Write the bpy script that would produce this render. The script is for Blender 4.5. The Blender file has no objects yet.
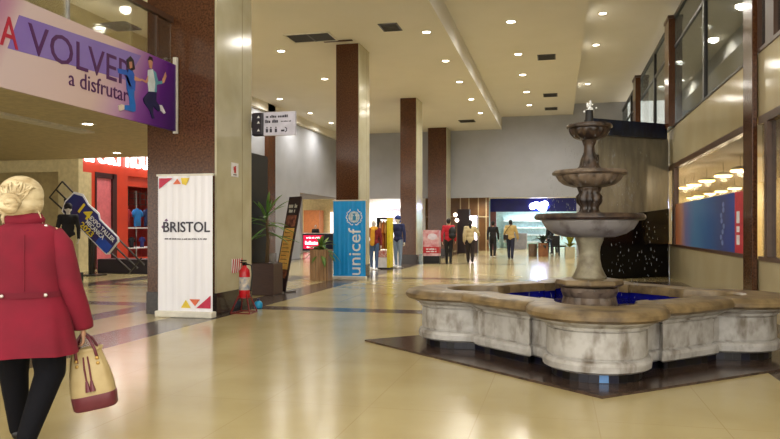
import bpy, bmesh, math, random
from mathutils import Vector, Matrix, Euler
random.seed(7)
C = bpy.context.scene.collection
PI = math.pi

# ------------------------------------------------------------------ camera
cam_d = bpy.data.cameras.new('camera')
cam = bpy.data.objects.new('camera', cam_d); C.objects.link(cam)
cam.location = (0, 0, 1.32)
cam.rotation_euler = (PI/2, 0, math.radians(13.363))
cam_d.sensor_width = 36; cam_d.lens = 703/780*36
cam_d.shift_y = 8.5/780
cam_d.clip_end = 200
bpy.context.scene.camera = cam

# ------------------------------------------------------------------ world / exposure
w = bpy.data.worlds.new('world'); bpy.context.scene.world = w; w.use_nodes = True
bg = w.node_tree.nodes['Background']
bg.inputs[0].default_value = (1.0, 0.95, 0.87, 1); bg.inputs[1].default_value = 3.0
vs = bpy.context.scene.view_settings
vs.view_transform = 'Standard'; vs.look = 'None'; vs.gamma = 1; vs.use_curve_mapping = False
vs.exposure = 0.12
SPOT_W = 290.0        # each recessed downlight
try:
    bpy.context.scene.cycles.diffuse_bounces = 12; bpy.context.scene.cycles.max_bounces = 16
except Exception: pass

# ------------------------------------------------------------------ materials
def lin(c):
    r = []
    for v in c:
        v = v/255
        r.append(v/12.92 if v <= .04045 else ((v+.055)/1.055)**2.4)
    return (*r, 1)
MATS = {}
def mat(name, rgb, rough=.5, metal=0, rgb2=None, scale=8, detail=4, lo=.35, hi=.65, bump=0, emit=0, spec=.5, tex='noise', stretch=None):
    if name in MATS: return MATS[name]
    m = bpy.data.materials.new(name); m.use_nodes = True; MATS[name] = m
    nt = m.node_tree; b = nt.nodes['Principled BSDF']
    b.inputs['Base Color'].default_value = lin(rgb)
    b.inputs['Roughness'].default_value = rough; b.inputs['Metallic'].default_value = metal
    b.inputs['Specular IOR Level'].default_value = spec
    co = nt.nodes.new('ShaderNodeTexCoord'); mp = nt.nodes.new('ShaderNodeMapping')
    nt.links.new(co.outputs['Object'], mp.inputs[0])
    if stretch: mp.inputs['Scale'].default_value = stretch
    n = nt.nodes.new('ShaderNodeTexNoise'); n.inputs['Scale'].default_value = scale; n.inputs['Detail'].default_value = detail
    nt.links.new(mp.outputs[0], n.inputs['Vector'])
    r = nt.nodes.new('ShaderNodeValToRGB')
    c2 = rgb2 or tuple(v*.92 for v in rgb)
    r.color_ramp.elements[0].position = lo; r.color_ramp.elements[0].color = lin(rgb)
    r.color_ramp.elements[1].position = hi; r.color_ramp.elements[1].color = lin(c2)
    nt.links.new(n.outputs['Fac'], r.inputs[0]); nt.links.new(r.outputs[0], b.inputs['Base Color'])
    if bump:
        bp = nt.nodes.new('ShaderNodeBump'); bp.inputs['Strength'].default_value = bump; bp.inputs['Distance'].default_value = .02
        nt.links.new(n.outputs['Fac'], bp.inputs['Height']); nt.links.new(bp.outputs[0], b.inputs['Normal'])
    if emit:
        b.inputs['Emission Color'].default_value = lin(rgb); b.inputs['Emission Strength'].default_value = emit
    return m
def glass_mat(name, tint, gloss=.08, rough=.03):
    m = bpy.data.materials.new(name); m.use_nodes = True; nt = m.node_tree
    nt.nodes.remove(nt.nodes['Principled BSDF'])
    t = nt.nodes.new('ShaderNodeBsdfTransparent'); t.inputs[0].default_value = (*tint, 1)
    g = nt.nodes.new('ShaderNodeBsdfGlossy'); g.inputs['Roughness'].default_value = rough
    fr = nt.nodes.new('ShaderNodeLayerWeight'); fr.inputs[0].default_value = .35
    mu = nt.nodes.new('ShaderNodeMath'); mu.operation = 'MULTIPLY_ADD'; mu.inputs[1].default_value = .35; mu.inputs[2].default_value = gloss
    nt.links.new(fr.outputs['Fresnel'], mu.inputs[0])
    x = nt.nodes.new('ShaderNodeMixShader')
    nt.links.new(mu.outputs[0], x.inputs[0]); nt.links.new(t.outputs[0], x.inputs[1]); nt.links.new(g.outputs[0], x.inputs[2])
    nt.links.new(x.outputs[0], nt.nodes['Material Output'].inputs[0])
    return m

M_ceil = mat('ceiling_paint', (228, 224, 214), .75, rgb2=(225, 221, 210), scale=1)
M_ceil2 = mat('ceiling_under_mezzanine', (206, 192, 150), .6)
M_wall = mat('grey_wall_paint', (170, 172, 180), .7, rgb2=(163, 165, 172), scale=1.2)
M_beige = mat('beige_wall_paint', (206, 192, 146), .6)
M_shut = mat('khaki_shutter', (178, 160, 112), .6)
M_granite = mat('brown_granite', (98, 62, 38), .16, rgb2=(62, 36, 22), scale=34, detail=8, lo=.36, hi=.66, spec=.35)
M_dgranite = mat('dark_granite', (58, 48, 44), .2, rgb2=(34, 27, 26), scale=30, detail=6)
M_cream = mat('cream_marble', (194, 188, 160), .14, rgb2=(180, 172, 142), scale=1.6, detail=6)
M_fascia = mat('fascia_marble', (196, 184, 150), .12, rgb2=(186, 172, 136), scale=.8, detail=5)
M_black = mat('black_gloss', (9, 8, 9), .3, spec=.2)
M_blackm = mat('black_matte', (20, 19, 21), .6)
M_white = mat('white_plastic', (236, 236, 238), .4)
M_offwhite = mat('white_trim', (226, 222, 208), .4)
M_steel = mat('brushed_steel', (170, 170, 170), .3, metal=1)
M_brown = mat('dark_brown_metal', (84, 58, 42), .35)
M_dframe = mat('dark_frame', (38, 34, 30), .35)
M_lamp = mat('lamp_lens', (255, 244, 218), .4, emit=14)
M_glass = glass_mat('clear_glass', (.90, .91, .88))
M_sglass = glass_mat('shop_glass', (.92, .90, .86), .06)
M_uglass = glass_mat('upper_glass', (.66, .69, .68), .16)
M_skin = mat('skin', (204, 158, 128), .5)

# floor: cream polished tiles with dark granite bands
def floor_mat():
    m = bpy.data.materials.new('polished_floor'); m.use_nodes = True; nt = m.node_tree; L = nt.links
    b = nt.nodes['Principled BSDF']
    geo = nt.nodes.new('ShaderNodeNewGeometry'); sp = nt.nodes.new('ShaderNodeSeparateXYZ'); L.new(geo.outputs['Position'], sp.inputs[0])
    def mth(op, a, bb=None):
        n = nt.nodes.new('ShaderNodeMath'); n.operation = op
        for i, v in enumerate((a, bb)):
            if v is None: continue
            if isinstance(v, (int, float)): n.inputs[i].default_value = v
            else: L.new(v, n.inputs[i])
        return n.outputs[0]
    def band(s, a, c): return mth('MULTIPLY', mth('GREATER_THAN', s, a), mth('LESS_THAN', s, c))
    X, Y = sp.outputs[0], sp.outputs[1]
    bands = None
    items = [band(X, -5.55, -4.82), mth('MULTIPLY', band(X, -6.9, -6.45), mth('LESS_THAN', Y, 17.9)), band(X, -11.0, -10.3),
             mth('MULTIPLY', band(Y, 10.62, 11.1), mth('LESS_THAN', X, 1.9)), mth('MULTIPLY', band(Y, 14.4, 14.8), mth('LESS_THAN', X, -6.9)),
             band(Y, 17.85, 18.3), band(Y, 25.6, 26.1), band(Y, 33.6, 34.1), mth('MULTIPLY', band(X, 1.87, 3.2), mth('LESS_THAN', Y, 18))]
    for it in items: bands = it if bands is None else mth('MAXIMUM', bands, it)
    def joint(s, off, size, wd):
        f = mth('FRACT', mth('DIVIDE', mth('ADD', s, off), size))
        return mth('LESS_THAN', f, wd)
    jx = joint(X, 100*.81+.55-.005, .81, .009); jy = joint(Y, 100.3, 1.62, .005)
    j = mth('MAXIMUM', jx, jy)
    n = nt.nodes.new('ShaderNodeTexNoise'); n.inputs['Scale'].default_value = 1.3; n.inputs['Detail'].default_value = 7
    L.new(geo.outputs['Position'], n.inputs['Vector'])
    r = nt.nodes.new('ShaderNodeValToRGB'); r.color_ramp.elements[0].position = .35; r.color_ramp.elements[1].position = .7
    r.color_ramp.elements[0].color = lin((184, 170, 126)); r.color_ramp.elements[1].color = lin((172, 156, 110)); L.new(n.outputs['Fac'], r.inputs[0])
    n2 = nt.nodes.new('ShaderNodeTexNoise'); n2.inputs['Scale'].default_value = 18; n2.inputs['Detail'].default_value = 6
    L.new(geo.outputs['Position'], n2.inputs['Vector'])
    r2 = nt.nodes.new('ShaderNodeValToRGB'); r2.color_ramp.elements[0].color = lin((96, 84, 74)); r2.color_ramp.elements[1].color = lin((66, 54, 48)); L.new(n2.outputs['Fac'], r2.inputs[0])
    mj = nt.nodes.new('ShaderNodeMixRGB'); L.new(j, mj.inputs[0]); L.new(r.outputs[0], mj.inputs[1]); mj.inputs[2].default_value = lin((170, 152, 108))
    mb = nt.nodes.new('ShaderNodeMixRGB'); L.new(bands, mb.inputs[0]); L.new(mj.outputs[0], mb.inputs[1]); L.new(r2.outputs[0], mb.inputs[2])
    L.new(mb.outputs[0], b.inputs['Base Color'])
    b.inputs['Roughness'].default_value = .19; b.inputs['Specular IOR Level'].default_value = .5
    # slight waviness of the polish
    n3 = nt.nodes.new('ShaderNodeTexNoise'); n3.inputs['Scale'].default_value = 3.5; L.new(geo.outputs['Position'], n3.inputs['Vector'])
    bp = nt.nodes.new('ShaderNodeBump'); bp.inputs['Strength'].default_value = .06; bp.inputs['Distance'].default_value = .01
    L.new(n3.outputs['Fac'], bp.inputs['Height']); L.new(bp.outputs[0], b.inputs['Normal'])
    return m
M_floor = floor_mat()

# ------------------------------------------------------------------ mesh helpers
class MB:
    def __init__(s): s.bm = bmesh.new()
    def box(s, x0, x1, y0, y1, z0, z1, mi=0):
        v = [s.bm.verts.new(p) for p in ((x0,y0,z0),(x1,y0,z0),(x1,y1,z0),(x0,y1,z0),(x0,y0,z1),(x1,y0,z1),(x1,y1,z1),(x0,y1,z1))]
        for f in ((3,2,1,0),(4,5,6,7),(0,1,5,4),(1,2,6,5),(2,3,7,6),(3,0,4,7)):
            s.bm.faces.new([v[i] for i in f]).material_index = mi
        return s
    def obox(s, a, b, thick, z0, z1, mi=0):      # box standing along ground line a-b
        d = Vector((b[0]-a[0], b[1]-a[1], 0)).normalized(); n = Vector((-d.y, d.x, 0))*thick/2
        A = Vector((a[0], a[1], 0)); B = Vector((b[0], b[1], 0))
        q = [A-n, B-n, B+n, A+n]
        return s.prism([(p.x, p.y) for p in q], z0, z1, mi)
    def prism(s, poly, z0, z1, mi=0):
        lo = [s.bm.verts.new((p[0], p[1], z0)) for p in poly]; hi = [s.bm.verts.new((p[0], p[1], z1)) for p in poly]
        n = len(poly)
        fs = [s.bm.faces.new(lo[::-1]), s.bm.faces.new(hi)]
        for i in range(n): fs.append(s.bm.faces.new((lo[i], lo[(i+1)%n], hi[(i+1)%n], hi[i])))
        for f in fs: f.material_index = mi
        return s
    def rings(s, rings, close=True, cap0=True, cap1=True, mi=0):
        rv = [[s.bm.verts.new(p) for p in r] for r in rings]; n = len(rv[0])
        for k in range(len(rv)-1):
            for i in range(n if close else n-1):
                f = s.bm.faces.new((rv[k][i], rv[k][(i+1)%n], rv[k+1][(i+1)%n], rv[k+1][i])); f.material_index = mi
        if cap0: s.bm.faces.new(rv[0][::-1]).material_index = mi
        if cap1: s.bm.faces.new(rv[-1]).material_index = mi
        return s
    def lathe(s, prof, c=(0,0,0), seg=32, fn=None, cap0=True, cap1=True, mi=0):
        rs = []
        for (r, z) in prof:
            rs.append([(c[0]+r*(fn(a, z) if fn else 1)*math.cos(a), c[1]+r*(fn(a, z) if fn else 1)*math.sin(a), c[2]+z) for a in [2*PI*i/seg for i in range(seg)]])
        return s.rings(rs, True, cap0, cap1, mi)
    def tube(s, pts, rad, seg=8, mi=0):
        pts = [Vector(p) for p in pts]; rs = []
        if isinstance(rad, (int, float)): rad = [rad]*len(pts)
        up = None
        for i, p in enumerate(pts):
            t = (pts[min(i+1, len(pts)-1)]-pts[max(i-1, 0)]).normalized()
            if up is None: up = t.orthogonal().normalized()
            u = (up - t*up.dot(t)); u = u.normalized() if u.length > 1e-5 else t.orthogonal().normalized(); up = u
            v = t.cross(u)
            rs.append([p + (u*math.cos(a)+v*math.sin(a))*rad[i] for a in [2*PI*k/seg for k in range(seg)]])
        return s.rings(rs, mi=mi)
    def ball(s, c, r, seg=16, rin=10, rot=None, mi=0):
        if isinstance(r, (int, float)): r = (r, r, r)
        m = Matrix.Translation(c) @ (rot.to_matrix().to_4x4() if rot else Matrix()) @ Matrix.Diagonal((*r, 1))
        res = bmesh.ops.create_uvsphere(s.bm, u_segments=seg, v_segments=rin, radius=1, matrix=m)
        for v in res['verts']:
            for f in v.link_faces: f.material_index = mi
        return s
    def mesh(s, name):
        bmesh.ops.recalc_face_normals(s.bm, faces=s.bm.faces[:])
        me = bpy.data.meshes.new(name); s.bm.to_mesh(me); s.bm.free(); return me
    def build(s, name, m, parent=None, loc=(0,0,0), rot=(0,0,0), smooth=False, bevel=0):
        me = s.mesh(name)
        for mm in (m if isinstance(m, (list, tuple)) else [m]): me.materials.append(mm)
        o = bpy.data.objects.new(name, me); C.objects.link(o)
        o.location = loc; o.rotation_euler = rot
        if parent: o.parent = parent
        if smooth:
            for p in me.polygons: p.use_smooth = True
            if smooth == 'auto':
                me.set_sharp_from_angle(angle=math.radians(38))
        if bevel:
            md = o.modifiers.new('bevel', 'BEVEL'); md.width = bevel; md.segments = 2; md.limit_method = 'ANGLE'
        return o
def thing(name, label, cat, loc=(0,0,0), rz=0, group=None):
    o = bpy.data.objects.new(name, None); C.objects.link(o); o.location = loc; o.rotation_euler = (0,0,rz)
    o['label'] = label; o['category'] = cat
    if group: o['group'] = group
    o.empty_display_size = .1
    return o
def tag(o, label, cat, group=None, kind=None):
    o['label'] = label; o['category'] = cat
    if group: o['group'] = group
    if kind: o['kind'] = kind
    return o
def struct(name, mb, m, parent=None, **k):
    o = mb.build(name, m, parent, **k)
    if not parent: o['kind'] = 'structure'
    return o
FACE_Y = (PI/2, 0, 0); FACE_X = (PI/2, 0, PI/2); FACE_NX = (PI/2, 0, -PI/2)
def text(body, m, parent, loc, rot, height=None, width=None, spin=0, ext=.003, name='lettering', bold=0, shear=0):
    cu = bpy.data.curves.new('t', 'FONT'); cu.body = body; cu.extrude = ext; cu.offset = bold; cu.shear = shear
    cu.resolution_u = 3
    ob = bpy.data.objects.new('t', cu); C.objects.link(ob)
    dg = bpy.context.evaluated_depsgraph_get()
    me = bpy.data.meshes.new_from_object(ob.evaluated_get(dg)); bpy.data.objects.remove(ob)
    xs = [v.co.x for v in me.vertices]; ys = [v.co.y for v in me.vertices]
    cx, cy = (min(xs)+max(xs))/2, (min(ys)+max(ys))/2; W, Hh = max(xs)-min(xs), max(ys)-min(ys)
    sy = height/Hh if height else width/W
    sx = width/W if width else sy
    rm = Matrix.Rotation(math.radians(spin), 4, 'Z')
    for v in me.vertices:
        v.co = rm @ Vector(((v.co.x-cx)*sx, (v.co.y-cy)*sy, v.co.z))
    me.materials.clear(); me.materials.append(m); me.name = name
    o = bpy.data.objects.new(name, me); C.objects.link(o); o.location = loc; o.rotation_euler = rot; o.parent = parent
    return o
def flat(name, poly, m, parent, loc, rot, th=.004):
    return MB().prism(poly, -th/2, th/2).build(name, m, parent, loc, rot)
def scribble(name, m, parent, loc, rot, width, height, seed):
    # a line of print too small to read: a run of word-like dashes
    rr = random.Random(seed); g = MB(); x = -width/2
    while x < width/2-.01:
        n = rr.randint(2, 6)
        for k in range(n):
            cw = height*rr.uniform(.4, .75); hh = height*rr.choice((.7, 1, .7, .8))
            if x+cw > width/2: break
            g.box(x, x+cw*.8, -height/2, -height/2+hh, 0, .003); x += cw
        x += height*.5
    return g.build(name, m, parent, loc, rot)
def circ(cx, cy, r, n=24, ry=None, a0=0, a1=2*PI):
    return [(cx+r*math.cos(a0+(a1-a0)*i/n), cy+(ry or r)*math.sin(a0+(a1-a0)*i/n)) for i in range(n)]

# ------------------------------------------------------------------ SETTING
struct('floor', MB().box(-20, 9, -3, 48, -.1, 0), M_floor)
struct('ceiling', MB().box(-10.9, -2.65, -1, 34.4, 6.1, 6.3), M_ceil)
struct('ceiling.001', MB().box(-2.65, .7, -1, 34.4, 6.7, 6.9).box(-2.65, -2.61, -1, 34.4, 6.09, 6.7), M_ceil)
struct('ceiling.002', MB().box(.7, 7.4, -1, 34.4, 7.2, 7.4).box(.7, .74, -1, 34.4, 6.69, 7.2), M_ceil)
struct('wall_back', MB().box(-20, -10.9, 34.4, 34.6, 2.82, 7.4).box(-10.9, 3.2, 34.4, 34.6, 2.8, 7.4).box(-20, -12.9, 34.4, 34.6, 0, 2.82).box(.9, 8, 34.4, 34.6, 0, 2.8), M_wall)
# upper wall on the left of the double height hall, open below towards the shops
struct('wall_left', MB().box(-11.05, -10.9, 17.5, 34.4, 2.87, 6.3).box(-11.05, -10.9, 25.4, 28.9, 0, 2.87), M_wall)
struct('trim_1', MB().box(-10.9, -10.75, 17.5, 34.4, 5.78, 6.1), M_ceil)
# under the mezzanine
struct('ceiling.003', MB().prism([(-20, -3), (-5.95, -3), (-5.95, 10.85), (-6.3, 12), (-8.2, 17.5), (-20, 17.5)], 3.3, 3.5), M_ceil2)
struct('ceiling.004', MB().box(-20, -10.2, -3, 17.5, 5.6, 5.75).box(-10.2, -10.05, -3, 16.7, 5.55, 6.1), M_ceil2)
struct('trim_2', MB().box(-5.95, -5.68, -3, 9.62, 2.98, 3.6), M_ceil2)
struct('wall_left.001', MB().box(-20, -13.92, 18.3, 18.5, 3.02, 6.3).box(-14.62, -13.92, 18.3, 18.9, 0, 3.02), M_beige)
struct('wall_left.002', MB().box(-20, -14.6, 18.42, 18.6, 0, 3.02), M_shut)
struct('wall_left.003', MB().box(-20.1, -20, -3, 18.4, 0, 6.3), M_beige)
struct('wall_left.004', MB().box(-20, -11.05, 30.2, 30.35, 3.4, 6.3), M_beige)
struct('trim_3', MB().box(-9.55, -9.2, 9.5, 12.6, 3.26, 3.305), M_offwhite)

# right mezzanine and shop front
struct('wall_right', MB().box(2.95, 3.12, 2, 20.4, 2.98, 3.94).box(2.95, 3.12, 20.4, 34.4, 2.98, 3.94), M_fascia)
struct('wall_right.001', MB().box(2.95, 3.1, 2, 20.4, 0, .84).box(2.95, 3.1, 20.28, 34.4, 0, 2.98), M_fascia)
struct('wall_right.005', MB().box(2.95, 7.2, 34.2, 34.4, 0, 2.98), M_beige)
struct('ceiling.005', MB().box(3.12, 7.4, 2, 34.4, 2.98, 3.2), M_ceil)
struct('wall_right.002', MB().box(7.2, 7.4, 2, 34.4, 0, 7.3), M_beige)
struct('wall_right.003', MB().box(5.2, 5.35, 2, 34.4, 3.2, 7.2), M_wall)
# rear corridor
struct('ceiling.006', MB().box(-12, 3.2, 34.6, 47, 3.1, 3.25), M_ceil)
struct('wall_back.001', MB().box(-20, 8, 47, 47.2, 0, 3.4), mat('pale_aqua_wall', (196, 226, 230), .6))
struct('wall_right.004', MB().box(2.2, 2.4, 34.6, 47, 0, 3.2), M_wall)
struct('wall_left.005', MB().box(-20, -11.2, 41.5, 41.7, 0, 3.4), M_beige)
struct('ceiling.007', MB().box(-20, -11.05, 30.35, 41.6, 3.1, 3.2), M_ceil2)

# glazing of the right shop
def window(name, label_frame, boxes_frame, pane_box, gm):
    o = MB(); 
    for b in boxes_frame: o.box(*b)
    fr = o.build(name, label_frame); fr['kind'] = 'structure'
    MB().box(*pane_box).build('pane', gm, fr)
    return fr
window('window_1', M_brown, [(2.93, 3.05, 12.3, 20.3, 2.86, 2.98), (2.93, 3.05, 12.3, 20.3, .84, .9), (2.93, 3.05, 19.3, 19.6, .9, 2.86), (2.93, 3.05, 12.25, 12.35, .9, 2.86)], (2.985, 2.995, 12.35, 20.28, .9, 2.86), M_sglass)
window('window_2', M_brown, [(2.93, 3.05, 4, 11.52, 2.86, 2.98), (2.93, 3.05, 4, 11.52, .84, .9), (2.93, 3.05, 11.05, 11.2, .9, 2.86), (2.93, 3.05, 9.4, 9.5, .9, 2.86)], (2.985, 2.995, 4, 11.52, .9, 2.86), M_sglass)
window('window_3', M_dframe, [(2.93, 3.01, 12.4, 34.3, 6.72, 6.82), (2.94, 3.0, 12.4, 34.3, 5.97, 6.03), (2.93, 3.01, 12.4, 34.3, 3.94, 3.98),
        (2.93, 3.01, 15.5, 15.68, 3.98, 6.72), (2.93, 3.01, 23.1, 23.3, 3.98, 6.72), (2.93, 3.01, 30.2, 30.4, 3.98, 6.72)], (2.965, 2.975, 12.4, 34.3, 3.98, 6.72), M_uglass)
window('window_4', M_brown, [(2.93, 3.05, 4, 11.52, 7.0, 7.1), (2.93, 3.05, 4, 11.52, 3.94, 4.0), (2.93, 3.05, 11.55, 11.8, 4, 7), (2.93, 3.05, 10.75, 11.15, 4, 7), (2.93, 3.05, 9.9, 10.2, 4, 7)], (2.985, 2.995, 4, 11.52, 4, 7), M_uglass)
def pier(label, x0, x1, y0, y1, z0, z1):
    t = thing('brown_pier', label, 'pillar', ((x0+x1)/2, (y0+y1)/2, z0)); a, b, h = (x1-x0)/2, (y1-y0)/2, z1-z0
    MB().box(-a, a, -b, b, 0, h).build('shaft', M_granite, t, bevel=.01)
    MB().box(-a-.02, a+.02, -b-.02, b+.02, h, h+.08).build('cap', M_brown, t)
pier('full-height brown stone pier between the two ground-floor shop windows on the right', 2.86, 2.935, 11.56, 12.1, 0, 7.08)
pier('brown upper pillar with flat cap at the near end of the sloping-looking upper rail', 2.8, 2.96, 19.3, 20.0, 3.94, 6.72)
pier('smaller brown upper pillar above the water wall, far along the upper glazing', 2.74, 2.92, 26.6, 27.5, 3.94, 6.72)

# ------------------------------------------------------------------ columns
def column(label, x0, x1, y0, y1, cream=True):
    t = thing('granite_column', label, 'column', ((x0+x1)/2, (y0+y1)/2, 0)); a, b = (x1-x0)/2, (y1-y0)/2
    m = MB().box(-a, a-.03, -b, b, 0, 6.1)
    m.build('shaft', M_granite, t)
    if cream:
        MB().box(a-.03, a, -b+.003, b, .34, 6.1).build('marble_facing', M_cream, t)
        MB().box(a-.03, a+.004, b*.42, b*.42+.012, .34, 6.1).build('joint', mat('marble_seam', (150, 138, 100), .5), t)  # vertical seam of the marble facing, in a darker tone
    MB().box(a-.03, a+.012, -b-.01, b, 0, .34).box(-a-.012, a-.03, -b-.012, -b, 0, .34).build('skirting', M_dgranite, t)
    return t
column('wide brown granite column with cream marble side behind the white roll-up banner', -6.13, -4.97, 9.66, 10.9)
column('brown granite column with cream side rising behind the bright blue roll-up banner', -5.6, -4.97, 17.5, 18.5)
column('brown granite column standing just left of the pink and red promotional box', -5.62, -5.0, 25.3, 26.4)
column('most distant granite column, rising behind the pink and red promotional box', -6.0, -5.08, 33.1, 34.3)
column('slim dark brown column at the left wall beyond the hanging white sign', -11.3, -10.72, 25.1, 25.8, cream=False)

# ------------------------------------------------------------------ downlights
def add_light(name, kind, parent, loc, watts, color=(1, .955, .87), size=.12, spot=170, rot=(0,0,0)):
    d = bpy.data.lights.new(name, kind); d.energy = watts; d.color = color
    if kind == 'SPOT': d.spot_size = math.radians(spot); d.spot_blend = .8; d.shadow_soft_size = size
    elif kind == 'AREA': d.shape = 'DISK'; d.size = size
    else: d.shadow_soft_size = size
    o = bpy.data.objects.new(name, d); C.objects.link(o); o.location = loc; o.rotation_euler = rot
    if parent: o.parent = parent
    return o
def ring_mesh():
    return MB().lathe([(.095, -.004), (.15, -.006), (.155, 0), (.15, .01), (.095, .01)], seg=24, cap0=False, cap1=False)
ring_me = ring_mesh().mesh('trim_ring'); ring_me.materials.append(M_offwhite)
lens_me = MB().lathe([(.1, -.003), (.1, .008)], seg=24).mesh('lens'); lens_me.materials.append(M_lamp)
ORD = ['nearest', 'second', 'third', 'fourth', 'fifth', 'sixth', 'seventh']
def downlight(x, y, z, label, group, watts=None, sc=1.0):
    t = thing('recessed_downlight', label, 'ceiling light', (x, y, z), 0, group); t.scale = (sc, sc, 1)
    for nm, me in (('trim_ring', ring_me), ('lens', lens_me)):
        o = bpy.data.objects.new(nm, me); C.objects.link(o); o.parent = t
    add_light('downlight_lamp', 'SPOT', t, (0, 0, -.03), watts or SPOT_W)
def row(x, ys, z, where, group, watts=None, sc=1.0):
    for i, y in enumerate(ys): downlight(x, y, z, f'{ORD[i]} lit downlight in the row {where}', group, watts, sc)
row(-3.1, [16.9, 19.94, 22.9, 26.1, 29.3], 6.1, 'along the right edge of the left ceiling', 'downlights at the right edge of the left ceiling')
row(-7.25, [17.8, 21.45], 6.1, 'left of the blue banner column', 'downlights left of the blue banner column')
row(-10.0, [24.4, 27.7, 30.5], 6.1, 'close to the left wall above the hanging white sign', 'downlights by the left wall')
row(-1.17, [18.57, 22.1, 25.1, 28.3, 31.35], 6.7, 'down the middle raised ceiling', 'downlights of the middle ceiling', None, 1.15)
row(1.22, [20.1, 23.5, 29.8], 7.2, 'of the highest ceiling right of the fountain top', 'downlights of the highest ceiling')
for (x, y, z, lb, k) in [(-9.5, 13.2, 5.6, 'round downlight seen through the glass above the letter O of the banner', 1), (-10.75, 17.1, 5.6, 'round downlight above the head of the jumping man on the banner', 1)]:
    downlight(x-.5*(k-1), y, z, lb, 'downlights of the upper left floor')
downlight(-8.69, 11.69, 3.3, 'round downlight just below the middle of the purple banner', 'downlights under the upper left floor', SPOT_W*.6)
downlight(-11.3, 16.39, 3.3, 'round downlight just above the red shop lettering', 'downlights under the upper left floor', SPOT_W*.6)
row(4.2, [13.2, 17.5, 22, 26.5, 31], 7.2, 'behind the upper right glazing', 'downlights of the upper right floor', 120)
# unseen lamps carrying the rows on overhead and behind the viewer, added for light
for (x, z, ys) in ((-3.1, 6.1, (1, 4.5, 9, 13)), (-1.17, 6.7, (.5, 4, 8, 12, 15.2)), (1.22, 7.2, (1, 6, 11, 16.5)), (-7.25, 6.1, (13.5,)), (-8.69, 3.3, (3, 7.5))):
    for y in ys:
        downlight(x, y, z, 'added unseen downlight overhead, above and behind the viewpoint', 'downlights overhead out of view', SPOT_W*(.35 if z < 4 else .25))

# vents
def vent(x, y, z, a, b, label, m=M_dframe, n=5):
    t = thing('ceiling_vent', label, 'vent', (x, y, z), 0)
    MB().box(-a, a, -b, -b+.03, -.015, .01).box(-a, a, b-.03, b, -.015, .01).box(-a, -a+.03, -b, b, -.015, .01).box(a-.03, a, -b, b, -.015, .01).build('frame', m, t)
    MB().box(-a+.02, a-.02, -b+.02, b-.02, -.004, .005).build('backing', M_blackm, t)
    s = MB()
    for i in range(n):
        yy = -b+.04+(2*b-.08)*(i+.5)/n; s.box(-a+.03, a-.03, yy-.012, yy+.012, -.014, -.006)
    s.build('louvre', mat('vent_slat', (70, 62, 52), .5), t)
vent(-.32, 22.66, 6.7, .28, .35, 'nearest dark vent right of the middle row of downlights')
vent(-.26, 29.17, 6.7, .28, .35, 'second dark vent right of the middle row of downlights')
vent(-.26, 32.5, 6.7, .28, .35, 'farthest dark vent right of the middle row of downlights')
vent(-3.91, 31.35, 6.1, .35, .35, 'small dark vent near the far end of the left ceiling')
vent(-3.86, 16.27, 6.1, .23, .32, 'brown square vent on the left ceiling right of the open hatch')
vent(-9.0, 13.2, 5.6, .3, .3, 'brown square vent seen through the glass above the banner')
t = thing('open_ceiling_hatch', 'black open rectangular hatch in the left ceiling with loose panel edge', 'hatch', (-6.0, 16.7, 6.1))
MB().box(-.55, .55, -.36, .36, -.004, .05).build('opening', M_blackm, t)
MB().box(-.02, .02, -.36, .36, -.012, .0).build('crossbar', M_dframe, t)
MB().box(-.59, -.55, -.4, .4, -.02, 0).box(.55, .59, -.4, .4, -.02, 0).box(-.59, .59, -.4, -.36, -.02, 0).box(-.59, .59, .36, .4, -.02, 0).build('frame', M_offwhite, t)
MB().box(.2, .95, .38, .46, -.03, -.01).build('loose_edge', M_brown, t)
# ------------------------------------------------------------------ left balcony banner and balustrade
def banner_mat():
    m = bpy.data.materials.new('banner_print'); m.use_nodes = True; nt = m.node_tree; L = nt.links; b = nt.nodes['Principled BSDF']
    co = nt.nodes.new('ShaderNodeTexCoord'); sp = nt.nodes.new('ShaderNodeSeparateXYZ'); L.new(co.outputs['Object'], sp.inputs[0])
    mr = nt.nodes.new('ShaderNodeMapRange'); mr.inputs[1].default_value = 5.7; mr.inputs[2].default_value = 9.63; mr.inputs[3].default_value = .36; mr.inputs[4].default_value = 1.36; L.new(sp.outputs[1], mr.inputs[0])
    md = nt.nodes.new('ShaderNodeMath'); md.operation = 'MULTIPLY_ADD'; md.inputs[1].default_value = -.12; L.new(sp.outputs[2], md.inputs[0]); L.new(mr.outputs[0], md.inputs[2])
    r = nt.nodes.new('ShaderNodeValToRGB'); e = r.color_ramp.elements
    e[0].position = .0; e[0].color = lin((150, 92, 134)); e[1].position = .85; e[1].color = lin((84, 20, 120))
    for p, c in ((.06, (176, 130, 152)), (.12, (200, 180, 180)), (.5, (204, 178, 172)), (.62, (184, 146, 176)), (.74, (128, 64, 150)), (.97, (58, 12, 96))):
        n = e.new(p); n.color = lin(c)
    L.new(md.outputs[0], r.inputs[0]); L.new(r.outputs[0], b.inputs['Base Color']); b.inputs['Roughness'].default_value = .45
    return m
t = thing('advertising_banner', 'long purple and pink banner with two jumping people hung on the left balcony', 'banner', (-5.62, 0, 0))
MB().box(-.02, .02, 5.0, 9.6, 2.78, 3.78).build('panel', banner_mat(), t)
MB().box(-.03, .03, 9.58, 9.63, 2.75, 3.9).build('end_profile', M_offwhite, t)
M_pur = mat('banner_purple_block', (132, 112, 180), .45, rgb2=(122, 98, 174), scale=1.5)
M_let = mat('banner_dark_purple', (78, 22, 88), .45); M_red = mat('banner_red', (176, 22, 52), .45)
flat('colour_block', [(6.401, 3.599), (6.237, 3.203), (8.342, 3.299), (8.670, 3.705)], M_pur, t, (.022, 0, 0), FACE_X)
text('A', M_red, t, (.026, 6.256, 3.377), FACE_X, height=0.319, width=0.251)['label'] = 'red letter A'
text('VOLVER', M_let, t, (.026, 7.483, 3.391), FACE_X, height=0.338, width=1.912)
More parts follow.
